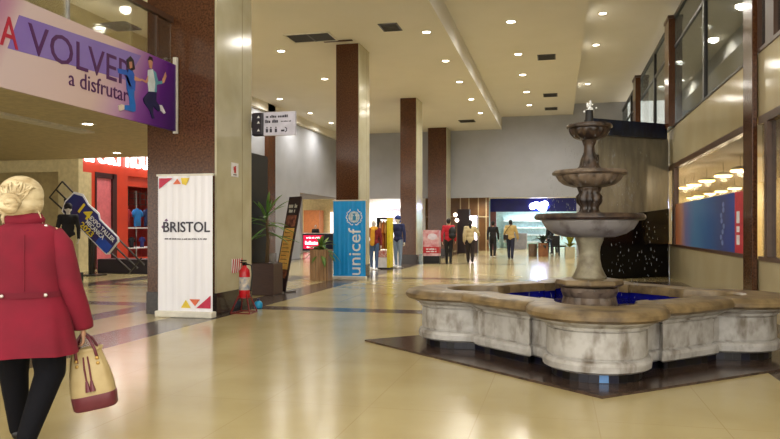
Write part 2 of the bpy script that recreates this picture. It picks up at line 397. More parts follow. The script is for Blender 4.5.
text('a', M_let, t, (.026, 7.233, 3.066), FACE_X, height=0.120, width=.1)
text('disfrutar', M_let, t, (.026, 7.872, 3.101), FACE_X, height=0.193, width=0.978)
bp = {
 'jumping_woman': [([(8.31, 3.43), (8.429, 3.473), (8.496, 3.415), (8.525, 3.309), (8.516, 3.19), (8.332, 3.154), (8.31, 3.3)], (30, 90, 190)),
   ([(8.125, 3.41), (8.33, 3.43), (8.33, 3.36), (8.14, 3.35)], (30, 90, 190)),
   ([(8.332, 3.174), (8.496, 3.203), (8.496, 3.087), (8.525, 3.000), (8.525, 2.913), (8.467, 2.894), (8.265, 2.894), (8.265, 2.952), (8.390, 2.971), (8.381, 3.068)], (24, 110, 200)),
   ([(8.323, 3.570), (8.410, 3.637), (8.477, 3.599), (8.516, 3.483), (8.429, 3.444), (8.332, 3.463)], (40, 26, 30)),
   ([(8.371, 3.550), (8.438, 3.570), (8.448, 3.492), (8.390, 3.463)], (190, 130, 100)),
   ([(8.496, 3.386), (8.612, 3.377), (8.670, 3.377), (8.651, 3.348), (8.496, 3.328)], (205, 150, 120)),
   ([(8.265, 2.952), (8.265, 2.894), (8.158, 2.855), (8.139, 2.923), (8.197, 2.952)], (220, 205, 190))],
 'jumping_man': [([(8.825, 3.541), (8.950, 3.579), (9.027, 3.415), (9.027, 3.261), (8.844, 3.232), (8.815, 3.396)], (214, 224, 226)),
   ([(8.950, 3.570), (9.027, 3.550), (9.085, 3.434), (9.192, 3.463), (9.201, 3.425), (9.047, 3.377), (9.047, 3.261), (8.989, 3.251), (9.008, 3.405)], (96, 160, 180)),
   ([(9.192, 3.473), (9.278, 3.608), (9.307, 3.550), (9.240, 3.444), (9.192, 3.425)], (208, 150, 120)),
   ([(8.834, 3.676), (8.873, 3.714), (8.921, 3.714), (8.941, 3.666), (8.921, 3.579), (8.863, 3.579)], (196, 140, 110)),
   ([(8.825, 3.676), (8.863, 3.743), (8.931, 3.743), (8.950, 3.685), (8.883, 3.695)], (34, 22, 24)),
   ([(8.825, 3.463), (8.825, 3.377), (8.786, 3.348), (8.651, 3.367), (8.670, 3.386), (8.776, 3.377)], (205, 150, 120)),
   ([(8.844, 3.241), (9.037, 3.270), (9.027, 3.135), (9.114, 3.087), (9.153, 3.039), (9.085, 3.000), (8.950, 3.058), (8.950, 2.942), (8.989, 2.884), (8.931, 2.874), (8.863, 2.981), (8.728, 3.068), (8.709, 3.116)], (26, 26, 74)),
   ([(9.114, 3.097), (9.172, 3.106), (9.278, 3.010), (9.240, 2.990), (9.134, 3.029)], (228, 224, 230))]}
for nm, polys in bp.items():
    f = MB(); ms = []
    for i, (pl, c) in enumerate(polys):
        f.prism(pl, -.002-.0005*i, .002+.0008*i, i); ms.append(mat('print_%d_%d_%d' % c, c, .45))
    f.build(nm, ms, t, (.027, 0, 0), FACE_X)
t = thing('glass_balustrade', 'clear glass balcony railing with brown handrail above the purple banner', 'railing', (-5.7, 0, 0))
MB().box(-.008, .008, 3.0, 9.6, 3.6, 4.44).build('pane', M_glass, t)
MB().box(-.04, .04, 3.0, 9.62, 4.44, 4.52).build('handrail', M_brown, t)
for y in (7.299, 9.218): MB().box(-.02, .02, y-.015, y+.015, 3.6, 4.44).build('post', M_brown if y > 9 else M_steel, t)

# ------------------------------------------------------------------ red sports shop
Mred = mat('store_red', (206, 62, 30), .45, rgb2=(196, 54, 26), scale=2)
M_dred = mat('store_dark_red', (120, 24, 24), .5)
struct('wall_left.006', MB().box(-14.6, -14.4, 18.9, 19.73, 0, 3.12).box(-14.6, -14.4, 20.85, 21.5, 0, 3.12).box(-14.6, -14.4, 18.9, 28, 3.12, 4.2)
       .box(-14.6, -14.5, 21.5, 28, 2.78, 3.12).box(-14.6, -14.4, 25.6, 28, 0, 2.78).box(-14.6, -14.45, 21.5, 25.6, 0, .28), Mred)
struct('wall_left.007', MB().box(-18.2, -18, 18.6, 28, 0, 3.4).box(-18, -14.6, 18.6, 18.7, 0, 3.4).box(-18, -14.6, 27.9, 28, 0, 3.4), mat('store_inner_red', (168, 60, 56), .6))
struct('ceiling.008', MB().box(-18.2, -14.6, 18.6, 28, 3.2, 3.3), M_ceil)
struct('ceiling.009', MB().box(-14.4, -11.0, 17.6, 30, 6.2, 6.3), M_ceil)
o = MB().box(-14.5, -14.38, 19.72, 19.8, 0, 3.12).box(-14.5, -14.38, 20.62, 20.86, 0, 3.12).box(-14.5, -14.38, 19.8, 20.7, 2.95, 3.12).build('door_1', mat('door_dark_red', (58, 12, 14), .4)); o['kind'] = 'structure'
MB().box(-14.46, -14.44, 19.8, 20.62, .02, 2.95).build('pane', mat('door_pink_glass', (226, 122, 132), .12), o)
M_sign = mat('sign_glow_white', (255, 246, 246), .4, emit=5)
t = thing('shop_sign', 'glowing white shop lettering over the red shop front, cut off by the soffit', 'sign', (-14.38, 21.2, 3.66))
text('SPORT', M_sign, t, (.03, -1.05, 0), FACE_X, height=.5, width=1.95, ext=.03, bold=.02)
text('HOUSE', M_sign, t, (.03, 1.13, 0), FACE_X, height=.5, width=1.95, ext=.03, bold=.02)
for y in (22.5, 24.5):  # lamps added inside to brighten the red shop
    downlight(-16, y, 3.2, 'added round downlight inside the red shop, %s window' % ('nearest the near edge of its' if y < 23 else 'deeper towards the far end of its'), 'added downlights inside the red shop', 150)
for i, y in enumerate((19.6, 21.8, 24)):  # extra lamps added overhead to brighten the red shop front
    downlight(-12.4, y, 6.2, f'{ORD[i]} added downlight high over the floor before the red shop', 'added downlights before the red shop', 260)
# display grid with garments
t = thing('display_rack', 'white metal wall rack with shelf inside the red shop window', 'rack', (-15.0, 23.2, .28))
MB().box(-.02, .02, -1.6, -1.56, 0, 2.4).box(-.02, .02, 1.5, 1.54, 0, 2.4).box(-.02, .02, -.32, -.28, 0, 2.4).build('upright', M_steel, t)
g = MB()
for z in (1.9, 2.1, 2.3): g.box(-.01, .01, -1.6, 1.54, z, z+.02)
for i in range(9): g.box(-.01, .01, -1.5+i*.36, -1.48+i*.36, 1.85, 2.4)
g.build('grid', M_dframe, t)
MB().box(-.25, .25, -1.6, 1.54, 1.02, 1.06).box(-.25, .25, -1.6, 1.54, .3, .34).build('shelf', M_white, t)
def shirt(y, z, c, label, cat='shirt', s=1.0, x=-14.85, rz=PI/2, name='hanging_shirt'):
    t = thing(name, label, cat, (x, y, z), rz)
    m = mat('cloth_%d_%d_%d' % c, c, .8)
    rs = []
    for (zz, wx, wy) in ((0, .2, .07), (.25, .19, .07), (.45, .21, .08), (.56, .19, .07), (.62, .08, .05), (.65, .06, .045)):
        rs.append([(wx*s*math.cos(a), wy*s*math.sin(a), zz*s) for a in [2*PI*i/14 for i in range(14)]])
    MB().rings(rs).build('torso', m, t, smooth=True)
    for sg in (-1, 1): MB().tube([(sg*.15*s, 0, .58*s), (sg*.24*s, 0, .47*s), (sg*.28*s, 0, .36*s)], [.06*s, .065*s, .065*s]).build('sleeve', m, t, smooth=True)
    return t
shirt(22.05, 1.38, (150, 20, 36), 'dark red shirt hanging in the red shop window')
shirt(22.75, 1.38, (30, 120, 200), 'bright blue shirt hanging in the red shop window')
shirt(23.4, 1.38, (24, 40, 90), 'navy shirt hanging beside the bright blue one in the red shop')
for k, (y, c, l) in enumerate([(21.75, (20, 26, 50), 'dark garment on the low shelf at the near end of the red shop rack'), (22.4, (16, 18, 30), 'black garment on the low shelf in the middle of the red shop rack'), (23.05, (40, 44, 120), 'indigo garment on the low shelf of the red shop rack')]):
    shirt(y, .62, c, l, s=.58)

# ------------------------------------------------------------------ slanted workshop sign, frame, dark figure, plinth
t = thing('event_sign', 'tilted blue sign with white outline reading 14 EXPO TALLER MECANICA 2023', 'sign', (-12.55, 17.0, 1.42))
rot = (PI/2, 0, 0)
def spin2(pts, deg):
    c, s = math.cos(math.radians(deg)), math.sin(math.radians(deg)); return [(x*c-y*s, x*s+y*c) for x, y in pts]
A = -41
brd = [(-1.0, -.05), (-.95, .3), (-.7, .42), (-.4, .34), (.0, .36), (.12, .27), (.85, .27), (.93, .2), (.93, -.22), (.85, -.28), (-.35, -.28), (-.6, -.34), (-.9, -.3)]
flat('outline', spin2([(x*1.05, y*1.13) for x, y in brd], A), M_white, t, (0, .02, 0), rot, .03)
flat('board', spin2(brd, A), mat('event_blue', (30, 40, 110), .4, rgb2=(44, 30, 90), scale=2), t, (0, 0, 0), rot, .03)
flat('end_panel', spin2([(.45, -.27), (.45, .0), (.92, .0), (.92, -.27)], A), mat('event_bright_blue', (30, 74, 180), .4), t, (0, -.017, 0), rot, .01)
M_yel = mat('event_yellow', (232, 206, 50), .4)
def stext(b, x, y, h, w_, m):
    p = spin2([(x, y)], A)[0]; text(b, m, t, (p[0], -.03, p[1]), rot, height=h, width=w_, spin=A, bold=.02)
stext('14', -.32, .17, .3, .42, M_yel)
stext('EXPO TALLER', .38, .16, .13, .98, M_white); stext('MECANICA', .22, .0, .13, .72, M_white); stext('2023', .02, -.17, .17, .5, M_yel)
MB().box(-.1, -.02, .04, .1, -1.42, .2).box(-.4, .3, -.2, .3, -1.42, -1.39).build('post', M_dframe, t)
t = thing('slanted_frame', 'black metal ladder-like frame leaning diagonally behind the tilted blue sign', 'frame', (-12.6, 17.3, 0))
f = MB()
for off in (-.28, 0, .28):
    a = Vector((-1.3+off*.75, 0, 2.42+off*.8)); b = Vector((1.25+off*.75, .1, .12+off*.3+.08))
    f.tube([a, b], .025, 6)
f.build('rail', M_dframe, t)
r_ = MB()
for k in (0, .3, .62, .97):
    p = Vector((-1.3, 0, 2.42)).lerp(Vector((1.25, .1, .2)), k); r_.tube([p+Vector((-.21, 0, -.224)), p+Vector((.21, 0, .224))], .02, 6)
r_.build('rung', M_dframe, t)
MB().box(-1.0, -.9, -.05, .05, 0, 2.15).box(-.2, -.1, .0, .1, 0, 1.45).build('leg', M_dframe, t)
tag(MB().box(-13.14, -10.6, 18.1, 18.8, 0, .41).build('display_plinth', mat('plinth_dark', (34, 24, 34), .4), bevel=.01), 'long low dark plinth in front of the red shop', 'plinth')

# ------------------------------------------------------------------ roll-up banners
def rollup(label, x0, x1, y, h, cloth_m, frame_m=M_offwhite):
    xc, hw = (x0+x1)/2, (x1-x0)/2
    t = thing('rollup_banner', label, 'banner', (xc, y, 0))
    n = 24; front = [(-hw+2*hw*i/n, -.004*math.sin(i*1.9)-.003*math.sin(i*.7)) for i in range(n+1)]
    MB().prism(front + [(x, yy+.006) for x, yy in front[::-1]], .09, h-.03).build('cloth', cloth_m, t)
    MB().box(-hw-.02, hw+.02, -.07, .09, 0, .09).build('base', frame_m, t, bevel=.015)
    MB().box(-hw-.02, hw+.02, -.015, .02, h-.03, h).build('top_bar', frame_m, t)
    MB().tube([(0, .05, .05), (0, .03, h-.02)], .012).build('pole', M_steel, t)
    return t
M_cl = mat('banner_white', (240, 240, 246), .3, rgb2=(234, 234, 242), scale=2, stretch=(6, 1, .3))
t = rollup('tall white roll-up banner lettered BRISTOL in front of the wide granite column', -5.8, -4.91, 9.42, 2.12, M_cl)
M_ink = mat('ink_dark', (44, 38, 58), .4)
text('BRISTOL', M_ink, t, (.03, -.014, 1.335), FACE_Y, height=.155, width=.76, bold=.012)
scribble('fine_print', mat('ink_grey', (96, 92, 106), .4), t, (.02, -.014, 1.16), FACE_Y, .69, .022, 11)
flat('emblem_spot', [(-.385, 1.335), (-.36, 1.36), (-.335, 1.335), (-.36, 1.31)], mat('spot_mauve', (120, 90, 130), .4), t, (0, -.012, 0), FACE_Y)
flat('emblem_spot', [(-.33, 1.43), (-.3, 1.46), (-.27, 1.43), (-.3, 1.415)], MATS['spot_mauve'], t, (0, -.012, 0), FACE_Y)
M_mag = mat('print_crimson', (196, 30, 72), .4); M_or = mat('print_orange', (226, 110, 70), .4); M_ye = mat('print_yellow', (236, 206, 60), .4)
for nm, pl, m in (('red_triangle', [(-.42, 2.06), (-.2, 2.06), (-.42, 1.9)], M_mag), ('orange_triangle', [(-.19, 1.97), (-.06, 1.97), (-.12, 2.05)], M_or), ('yellow_triangle', [(-.06, 2.06), (.08, 2.06), (.02, 1.95), (-.04, 1.97)], M_ye),
                  ('red_triangle', [(.42, .14), (.42, .33), (.19, .14)], M_mag), ('orange_triangle', [(.08, .27), (.25, .27), (.17, .17)], M_or), ('yellow_triangle', [(-.06, .14), (.1, .14), (.02, .26)], M_ye)):
    flat(nm, pl, m, t, (0, -.014, 0), FACE_Y)
t = rollup('bright blue roll-up banner with white vertical lettering and globe emblem', -5.6, -4.74, 17.26, 2.04, mat('banner_cyan', (0, 158, 240), .4, rgb2=(0, 154, 236)))
M_pw = mat('print_white', (240, 246, 250), .4)
text('unicef', M_pw, t, (.14, -.014, .72), FACE_Y, height=.33, width=1.2, spin=90, bold=.005)
em = MB().prism(circ(0, 0, .155, 28), -.002, .002).build('emblem_globe', M_pw, t, (.13, -.013, 1.6), FACE_Y)
g = MB()
for k in range(3):
    rx = (.05, .1, .15)[k]
    for sg in (-1, 1):
        pts = [(sg*rx*math.cos(a), .15*math.sin(a), 0) for a in [-PI/2+PI*i/12 for i in range(13)]]
        g.tube(pts, .004, 4)
for yy in (-.08, 0, .08): g.tube([(-math.sqrt(.0225-yy*yy), yy, 0), (math.sqrt(.0225-yy*yy), yy, 0)], .004, 4)
g.prism([(-.03, -.09), (.04, -.09), (.05, 0), (.02, .05), (-.03, .02)], -.002, .003).ball((.0, .07, 0), (.03, .03, .004))
g.build('globe_lines', mat('banner_cyan_print', (60, 150, 200), .4), em, (0, 0, .004))
for sg in (-1, 1):
    g = MB()
    for k in range(9):
        a = -PI/2 + sg*(.25+k*.29); c = (.2*math.cos(a), .2*math.sin(a)); ta = a+sg*PI/2+sg*.5*(1 if k % 2 else -1)
        pl = [(c[0]+math.cos(ta)*.05, c[1]+math.sin(ta)*.05), (c[0]-math.sin(ta)*.018, c[1]+math.cos(ta)*.018), (c[0]-math.cos(ta)*.03, c[1]-math.sin(ta)*.03), (c[0]+math.sin(ta)*.018, c[1]-math.cos(ta)*.018)]
        g.prism(pl, -.002, .002)
    g.build('emblem_branch', M_pw, t, (.13, -.013, 1.6), FACE_Y)

# ------------------------------------------------------------------ around the first column
t = thing('wall_notice', 'small white notice with red extinguisher symbol on the cream column side', 'sign', (-4.965, 10.26, 2.24))
MB().box(0, .006, -.125, .125, -.11, .11).build('plate', M_white, t)
g = MB().prism([(-.03, -.05), (.03, -.05), (.03, .03), (.012, .05), (-.012, .05), (-.03, .03)], 0, .004).box(-.012, .04, .05, .06, 0, .004).box(-.05, -.035, -.01, .05, 0, .004)
g.build('symbol', mat('sign_red', (190, 24, 30), .4), t, (.006, 0, 0), FACE_X)
MB().box(0, .008, -.06, .06, -.085, -.07).build('caption', M_ink, t)
t = thing('hazard_plate', 'small red and white striped plate on the column above the extinguisher', 'sign', (-4.965, 10.32, .72))
MB().box(0, .006, -.17, .17, -.11, .11).build('plate', M_white, t)
g = MB()
for k in range(5):
    x = -.17+k*.075; g.prism([(x, -.11), (x+.035, -.11), (x+.075, .11), (x+.04, .11)], 0, .003)
g.build('stripe', MATS['sign_red'], t, (.006, 0, 0), FACE_X)
M_fred = mat('extinguisher_red', (196, 26, 38), .25)
t = thing('fire_extinguisher', 'red fire extinguisher on a red floor stand beside the cream column', 'fire extinguisher', (-4.72, 10.1, 0))
MB().lathe([(.075, .24), (.085, .26), (.085, .62), (.075, .67), (.04, .71), (.03, .74)], seg=24).build('cylinder', M_fred, t, smooth='auto')
MB().lathe([(.0865, .36), (.0865, .56)], seg=24, cap0=False, cap1=False).build('paper_label', mat('ext_label', (214, 200, 176), .5, rgb2=(120, 130, 150), scale=14), t, smooth=True)
MB().box(-.025, .025, -.03, .03, .74, .78).box(-.02, .02, -.11, .03, .78, .795).box(-.02, .02, -.1, .03, .81, .825).build('valve', M_black, t)
MB().tube([(.02, .02, .76), (.1, .03, .74), (.12, .02, .6), (.11, 0, .42), (.1, 0, .34)], .012).build('hose', M_blackm, t, smooth=True)
g = MB()
for (x, y) in ((-.16, -.16), (.16, -.16), (-.14, .16), (.14, .16)): g.tube([(x*.35, y*.35, .3), (x, y, 0.008)], .011, 6)
g.tube([(-.16, -.16, .012), (.16, -.16, .012), (.14, .16, .012), (-.14, .16, .012), (-.16, -.16, .012)], .01, 6).lathe([(.09, .23), (.09, .245)], seg=20)
g.build('stand', mat('stand_dark_red', (120, 24, 26), .35), t)
t = thing('cleaning_bottle', 'small bright blue bottle on the floor at the corner of the cream column', 'bottle', (-4.78, 10.75, 0))
MB().lathe([(.06, 0), (.068, .02), (.068, .08), (.05, .11), (.025, .125)], seg=16).build('body', mat('bottle_blue', (30, 160, 214), .3), t, smooth=True)
MB().lathe([(.025, .125), (.025, .16)], seg=12).build('cap', mat('bottle_cap_navy', (24, 40, 90), .4), t)
# hanging sign
t = thing('directional_sign', 'white toilet direction sign with black end projecting from the cream column', 'sign', (-4.96, 10.95, 3.05))
MB().box(0, .2, -.07, .07, -.19, .19).build('end_box', mat('sign_purple_black', (28, 20, 36), .3), t, bevel=.02)
MB().box(.2, .76, -.03, .03, -.19, .2).build('panel', mat('panel_lilac_white', (208, 206, 222), .4), t)
scribble('print_line', M_ink, t, (.45, -.031, .125), FACE_Y, .42, .045, 2)
scribble('print_line', M_ink, t, (.36, -.031, .045), FACE_Y, .26, .055, 3)
scribble('fine_print', M_ink, t, (.6, -.031, .04), FACE_Y, .18, .022, 4)
g = MB()
for x in (.26, .33, .42):
    g.ball((x, -.032, -.06), (.013, .004, .014), 8, 6).prism([(x-.02, -.034), (x+.02, -.034), (x+.014, -.03), (x-.014, -.03)], -.14, -.08)
g.box(.51, .57, -.035, -.03, -.13, -.1).tube([(.58, -.032, -.14), (.61, -.032, -.12), (.61, -.032, -.08), (.58, -.032, -.06)], .008, 5)
g.build('pictogram', M_ink, t)
for i, z in enumerate((.12, .03, -.1)): flat('arrow', [(.1, z-.02), (.15, z-.02), (.125, z+.02)], M_white, t, (0, -.072, 0), FACE_Y)
MB().box(-.1, .02, -.02, .02, -.05, .05).build('bracket', M_dframe, t)
# black portal
t = thing('dark_portal', 'tall black glossy panel standing just behind the first granite column', 'panel', (-6.4, 13.3, 0))
MB().box(-.55, .48, -.5, .45, .02, 2.82).build('body', M_black, t)
MB().box(.48, .5, -.35, .45, .1, 2.8).build('side_panel', mat('charcoal_panel', (34, 31, 30), .4, spec=.25), t)
MB().box(-.56, .51, -.51, .46, 0, .08).build('plinth', M_blackm, t)

# plants
def leafplant(name, label, loc, pot_fn, leaves, m_leaf, seed, cat='potted plant'):
    t = thing(name, label, cat, loc); pot_fn(t); rr = random.Random(seed)
    for (base_z, ln, wd, tilt, n, droop) in leaves:
        for k in range(n):
            a = 2*PI*(k+rr.random()*.7)/n; L_ = ln*rr.uniform(.75, 1.1); tl = tilt+rr.uniform(-.25, .25); z0 = base_z+rr.uniform(-.08, .08)
            lf = MB(); ri = []; steps = 7
            for i in range(steps):
                u = i/(steps-1); r = L_*u*math.cos(tl)*(1+.1*u); z = z0+L_*u*math.sin(tl)-droop*L_*u*u
                wv = wd*(.35+2.6*u*(1-u))*(1 if u < .98 else .15)
                c, s = math.cos(a), math.sin(a)
                ri.append([(c*r-s*wv, s*r+c*wv, z+.004), (c*r, s*r, z-.01*wv/wd), (c*r+s*wv, s*r-c*wv, z+.004), (c*r, s*r, z+.006)])
            lf.rings(ri); lf.build('leaf', m_leaf, t, smooth=True)
    return t
M_lf = mat('leaf_dark', (70, 116, 44), .45, rgb2=(116, 150, 70), scale=6); M_lf2 = mat('leaf_light', (120, 150, 60), .45, rgb2=(72, 112, 44), scale=6)
M_soil = mat('soil', (50, 36, 26), .9)
def pot1(t):
    MB().box(-.24, .24, -.24, .24, 0, .62).build('pot', mat('pot_dark_brown', (74, 46, 34), .5, rgb2=(58, 34, 26), stretch=(1, 1, 12)), t, bevel=.01)
    MB().box(-.21, .21, -.21, .21, .615, .63).build('soil', M_soil, t)
    MB().tube([(0, 0, .6), (.02, .01, 1.1), (0, 0, 1.5)], [.04, .035, .03]).build('stem', mat('stem_brown', (96, 76, 50), .8), t, smooth=True)
leafplant('potted_yucca', 'potted yucca with long arching leaves in a dark box beside the leaning poster', (-5.62, 13.05, 0), pot1, [(1.5, .7, .03, .95, 9, .25), (1.4, .68, .03, .35, 9, .45), (1.25, .6, .028, -.1, 7, .35)], M_lf, 3)
def pot2(t):
    g = MB(); g.box(-.21, .21, -.21, .21, .02, .76)
    g.build('pot', mat('pot_core', (112, 84, 58), .6), t)
    s = MB()
    for i in range(6):
        for f in (-1, 1):
            x = -.21+.42*(i+.5)/6; s.box(x-.03, x+.03, f*.225-.01, f*.225+.01, 0, .78); s.box(f*.225-.01, f*.225+.01, x-.03, x+.03, 0, .78)
    s.build('slat', mat('wood_slats', (186, 150, 112), .5, rgb2=(156, 118, 84), stretch=(1, 1, .2)), t)
    MB().box(-.2, .2, -.2, .2, .755, .765).build('soil', M_soil, t)
leafplant('slatted_planter', 'leafy green plant in a pale wooden slatted planter left of the blue banner', (-5.8, 16.9, 0), pot2, [(.8, .42, .055, 1.2, 8, .2), (.82, .4, .06, .6, 9, .5), (.78, .42, .06, .25, 9, .9)], M_lf2, 5)
# leaning poster
t = thing('leaning_poster', 'tall dark-framed orange menu poster leaning beside the yucca planter', 'poster', (-5.56, 13.5, 0), math.atan2(-.55, .83))
tilt = Matrix.Rotation(math.radians(-12), 4, 'X')
def pbox(x0, x1, y0, y1, z0, z1, m, nm):
    o = MB().box(x0, x1, y0, y1, z0, z1).build(nm, m, t); o.data.transform(tilt); return o
pbox(-.21, .21, 0, .03, .03, 2.02, mat('poster_dark', (52, 36, 40), .4), 'board')
pbox(-.17, .17, -.005, 0, .48, 1.35, mat('poster_orange', (255, 206, 110), .4, rgb2=(246, 180, 84), scale=10, stretch=(1, 1, 3)), 'orange_panel')
pbox(-.17, .17, -.005, 0, 1.38, 1.62, mat('poster_picture', (190, 120, 90), .4, rgb2=(90, 40, 44), scale=9), 'picture')
o = pbox(-.17, .17, -.004, 0, .3, .47, mat('poster_tail', (196, 120, 80), .4, rgb2=(70, 44, 44), scale=12), 'tail_picture')
for i, z in enumerate((1.82, 1.72)):
    o = scribble('print_line', M_offwhite, t, (0, 0, 0), (0, 0, 0), .3-.06*i, .085, 21+i)
    o.data.transform(tilt @ Matrix.Translation((0, -.006, z)) @ Matrix.Rotation(PI/2, 4, 'X'))
g = MB()
for k in range(9): g.box(-.14, .14 - .05*(k % 3), -.007, -.004, .6+k*.08, .615+k*.08)
o = g.build('menu_lines', mat('poster_ink', (150, 92, 40), .4), t); o.data.transform(tilt)
o = MB().box(-.19, -.15, .03, .3, 0, .03).box(.15, .19, .03, .3, 0, .03).build('foot', M_steel, t)
# promo box
t = thing('promotional_box', 'pink, white and red printed promotional box on a dark base by the far columns', 'display box', (-4.56, 26.0, 0))
MB().box(-.3, .3, -.2, .2, 0, .28).build('base', M_blackm, t)
MB().box(-.3, .3, -.2, .2, .28, 1.24).build('body', mat('promo_print', (226, 196, 200), .4, rgb2=(196, 110, 120), scale=5), t)
MB().box(-.301, .301, -.205, .205, .38, .62).build('red_band', mat('promo_red', (196, 34, 44), .4), t)
scribble('print_line', M_pw, t, (.02, -.208, .54), FACE_Y, .4, .06, 8)
scribble('print_line', M_pw, t, (.02, -.208, .45), FACE_Y, .4, .05, 9)
flat('print_spot', circ(0, 0, .18, 18, .12), mat('promo_pale', (226, 214, 226), .4), t, (.05, -.205, 1.0), FACE_Y)

# ------------------------------------------------------------------ FOUNTAIN
M_stone = mat('fountain_stone', (184, 182, 178), .6, rgb2=(154, 149, 142), scale=9, detail=10, lo=.42, hi=.75, bump=.25)
M_cope = mat('fountain_coping', (134, 114, 80), .4, rgb2=(82, 66, 44), scale=6, detail=9, lo=.38, hi=.68, bump=.2)
M_bowl = mat('bowl_stone', (118, 102, 86), .45, rgb2=(54, 42, 34), scale=9, detail=9, lo=.45, hi=.66, bump=.3)
M_wetst = mat('wet_dark_stone', (74, 58, 46), .35, rgb2=(34, 25, 22), scale=12, detail=8, lo=.38, hi=.62, bump=.4)
M_lowst = mat('lower_bowl_stone', (142, 138, 136), .45, rgb2=(84, 72, 68), scale=6, detail=9, lo=.48, hi=.7, bump=.25, stretch=(1, 1, .35))
def stain_mat():
    m = MATS['fountain_stone']; nt = m.node_tree; L = nt.links; b = nt.nodes['Principled BSDF']
    src = b.inputs['Base Color'].links[0].from_socket
    co = nt.nodes.new('ShaderNodeTexCoord'); mp = nt.nodes.new('ShaderNodeMapping'); mp.inputs['Scale'].default_value = (3.5, 3.5, 1.6)
    L.new(co.outputs['Object'], mp.inputs[0])
    n = nt.nodes.new('ShaderNodeTexNoise'); n.inputs['Scale'].default_value = 2.2; n.inputs['Detail'].default_value = 8; L.new(mp.outputs[0], n.inputs['Vector'])
    r = nt.nodes.new('ShaderNodeValToRGB'); r.color_ramp.elements[0].position = .52; r.color_ramp.elements[0].color = (1, 1, 1, 1)
    r.color_ramp.elements[1].position = .72; r.color_ramp.elements[1].color = lin((170, 160, 146)); L.new(n.outputs['Fac'], r.inputs[0])
    mx = nt.nodes.new('ShaderNodeMixRGB'); mx.blend_type = 'MULTIPLY'; mx.inputs[0].default_value = 1
    L.new(src, mx.inputs[1]); L.new(r.outputs[0], mx.inputs[2]); L.new(mx.outputs[0], b.inputs['Base Color'])
stain_mat()
FT = thing('fountain', 'large lobed stone fountain with three tiered bowls on a dark diamond plinth', 'fountain', (.34, 7.9, 0))
def outline():
    """quatrefoil: curved lobes on the four axes, straight blocks on the diagonals; each point with its outward normal"""
    a, e, tip, b, p = .43, 1.42, 1.83, .38, 1.22
    q = []
    k = 14
    R = (a*a+(tip-e)**2)/(2*(tip-e)); cy = tip-R; a0 = math.asin(a/R)
    for i in range(k+1):
        an = -a0+2*a0*i/k; q.append((math.sin(an)*R, -(cy+R*math.cos(an))))
    kk, h = p/math.sqrt(2), b/math.sqrt(2)
    q.append((a+.005, -e+.21))
    q.append((kk-h-.02, -(kk+h)+.08))
    for i in range(7):
        u = i/6; q.append((kk-h+2*h*u, -(kk+h)+2*h*u))
    q.append((kk+h-.08, -(kk-h)+.02)); q.append((e-.21, -a-.005))
    pts = []
    for r in range(4):
        an = r*PI/2; c, s = math.cos(an), math.sin(an)
        pts += [(x*c-y*s, x*s+y*c) for x, y in q]
    return pts
OUT = outline(); NP = len(OUT)
def offs(d):
    res = []
    for i in range(NP):
        p0, p1, p2 = Vector(OUT[i-1]), Vector(OUT[i]), Vector(OUT[(i+1) % NP])
        d1 = (p1-p0).normalized(); d2 = (p2-p1).normalized()
        n = Vector((d1.y, -d1.x))+Vector((d2.y, -d2.x))
        n = n.normalized() if n.length > .2 else Vector((d1.y, -d1.x))
        k = 1/max(.75, n.dot(Vector((d1.y, -d1.x))))
        res.append(p1+n*d*k)
    return res
def layer(d, z): return [(p.x, p.y, z) for p in offs(d)]
def inner(s, z): return [(x*s, y*s, z) for x, y in OUT]
MB().rings([layer(.0, .1), layer(.035, .12), layer(.04, .17), layer(.03, .195), layer(.012, .205), layer(-.012, .21), layer(-.012, .222), layer(0, .226), layer(0, .445), layer(-.012, .448), layer(-.012, .458), layer(.02, .462), layer(.025, .485), layer(.05, .495), layer(.095, .52), layer(.11, .545)], cap0=True, cap1=False).build('basin_wall', M_stone, FT, smooth='auto')
FT.children[-1].data.set_sharp_from_angle(angle=math.radians(24))
MB().rings([layer(.1, .535), layer(.155, .54), layer(.185, .565), layer(.185, .6), layer(.16, .63), layer(.1, .645), inner(.85, .645), inner(.835, .62), inner(.835, .55), ], cap0=False, cap1=False).build('coping', M_cope, FT, smooth='auto')
M_t1 = mat('tile_navy', (12, 14, 40), .3, rgb2=(8, 9, 24), scale=3); M_t2 = mat('tile_black', (9, 8, 11), .3); M_t3 = mat('tile_blue_reflection', (96, 142, 196), .2); M_t4 = mat('tile_pale_reflection', (170, 196, 220), .2); M_gr = mat('tile_grout', (58, 55, 60), .7)
# tile skirting: individual tile faces along the outline
tp = offs(-.05); path = []
for i in range(NP):
    p, q = tp[i], tp[(i+1) % NP]; path.append((p, q, (q-p).length))
base = MB().rings([[(p.x, p.y, .02) for p in tp], [(p.x, p.y, .11) for p in tp]], cap0=False, cap1=False)
base.build('tile_backing', M_gr, FT)
tl = MB(); rr = random.Random(4)
for (p, q, Ln) in path:
    n = max(1, round(Ln/.075)); d = (q-p).normalized(); nn = Vector((d.y, -d.x))*.005
    for k in range(n):
        A = p+d*(Ln*k/n+.003)+nn; B = p+d*(Ln*(k+1)/n-.003)+nn
        mi = rr.choice((0, 0, 1, 1, 1))
        mid = (A+B)/2
        if mid.y < -1.6 and -.02 < mid.x < .04: mi = 3  # reflection on the front skirting, painted as paler blue tiles
        elif mid.y < -1.6 and .04 < mid.x < .12: mi = 2
        vs_ = [tl.bm.verts.new(v) for v in ((A.x, A.y, .025), (B.x, B.y, .025), (B.x, B.y, .105), (A.x, A.y, .105))]
        tl.bm.faces.new(vs_).material_index = mi
tl.build('tile_skirting', [M_t1, M_t2, M_t3, M_t4], FT)
M_btile = mat('basin_blue_tile', (18, 22, 150), .15, rgb2=(12, 14, 96), scale=5)
MB().rings([inner(.85, .56), inner(.845, .2)], cap0=False, cap1=False).build('inner_wall', M_btile, FT, smooth='auto')
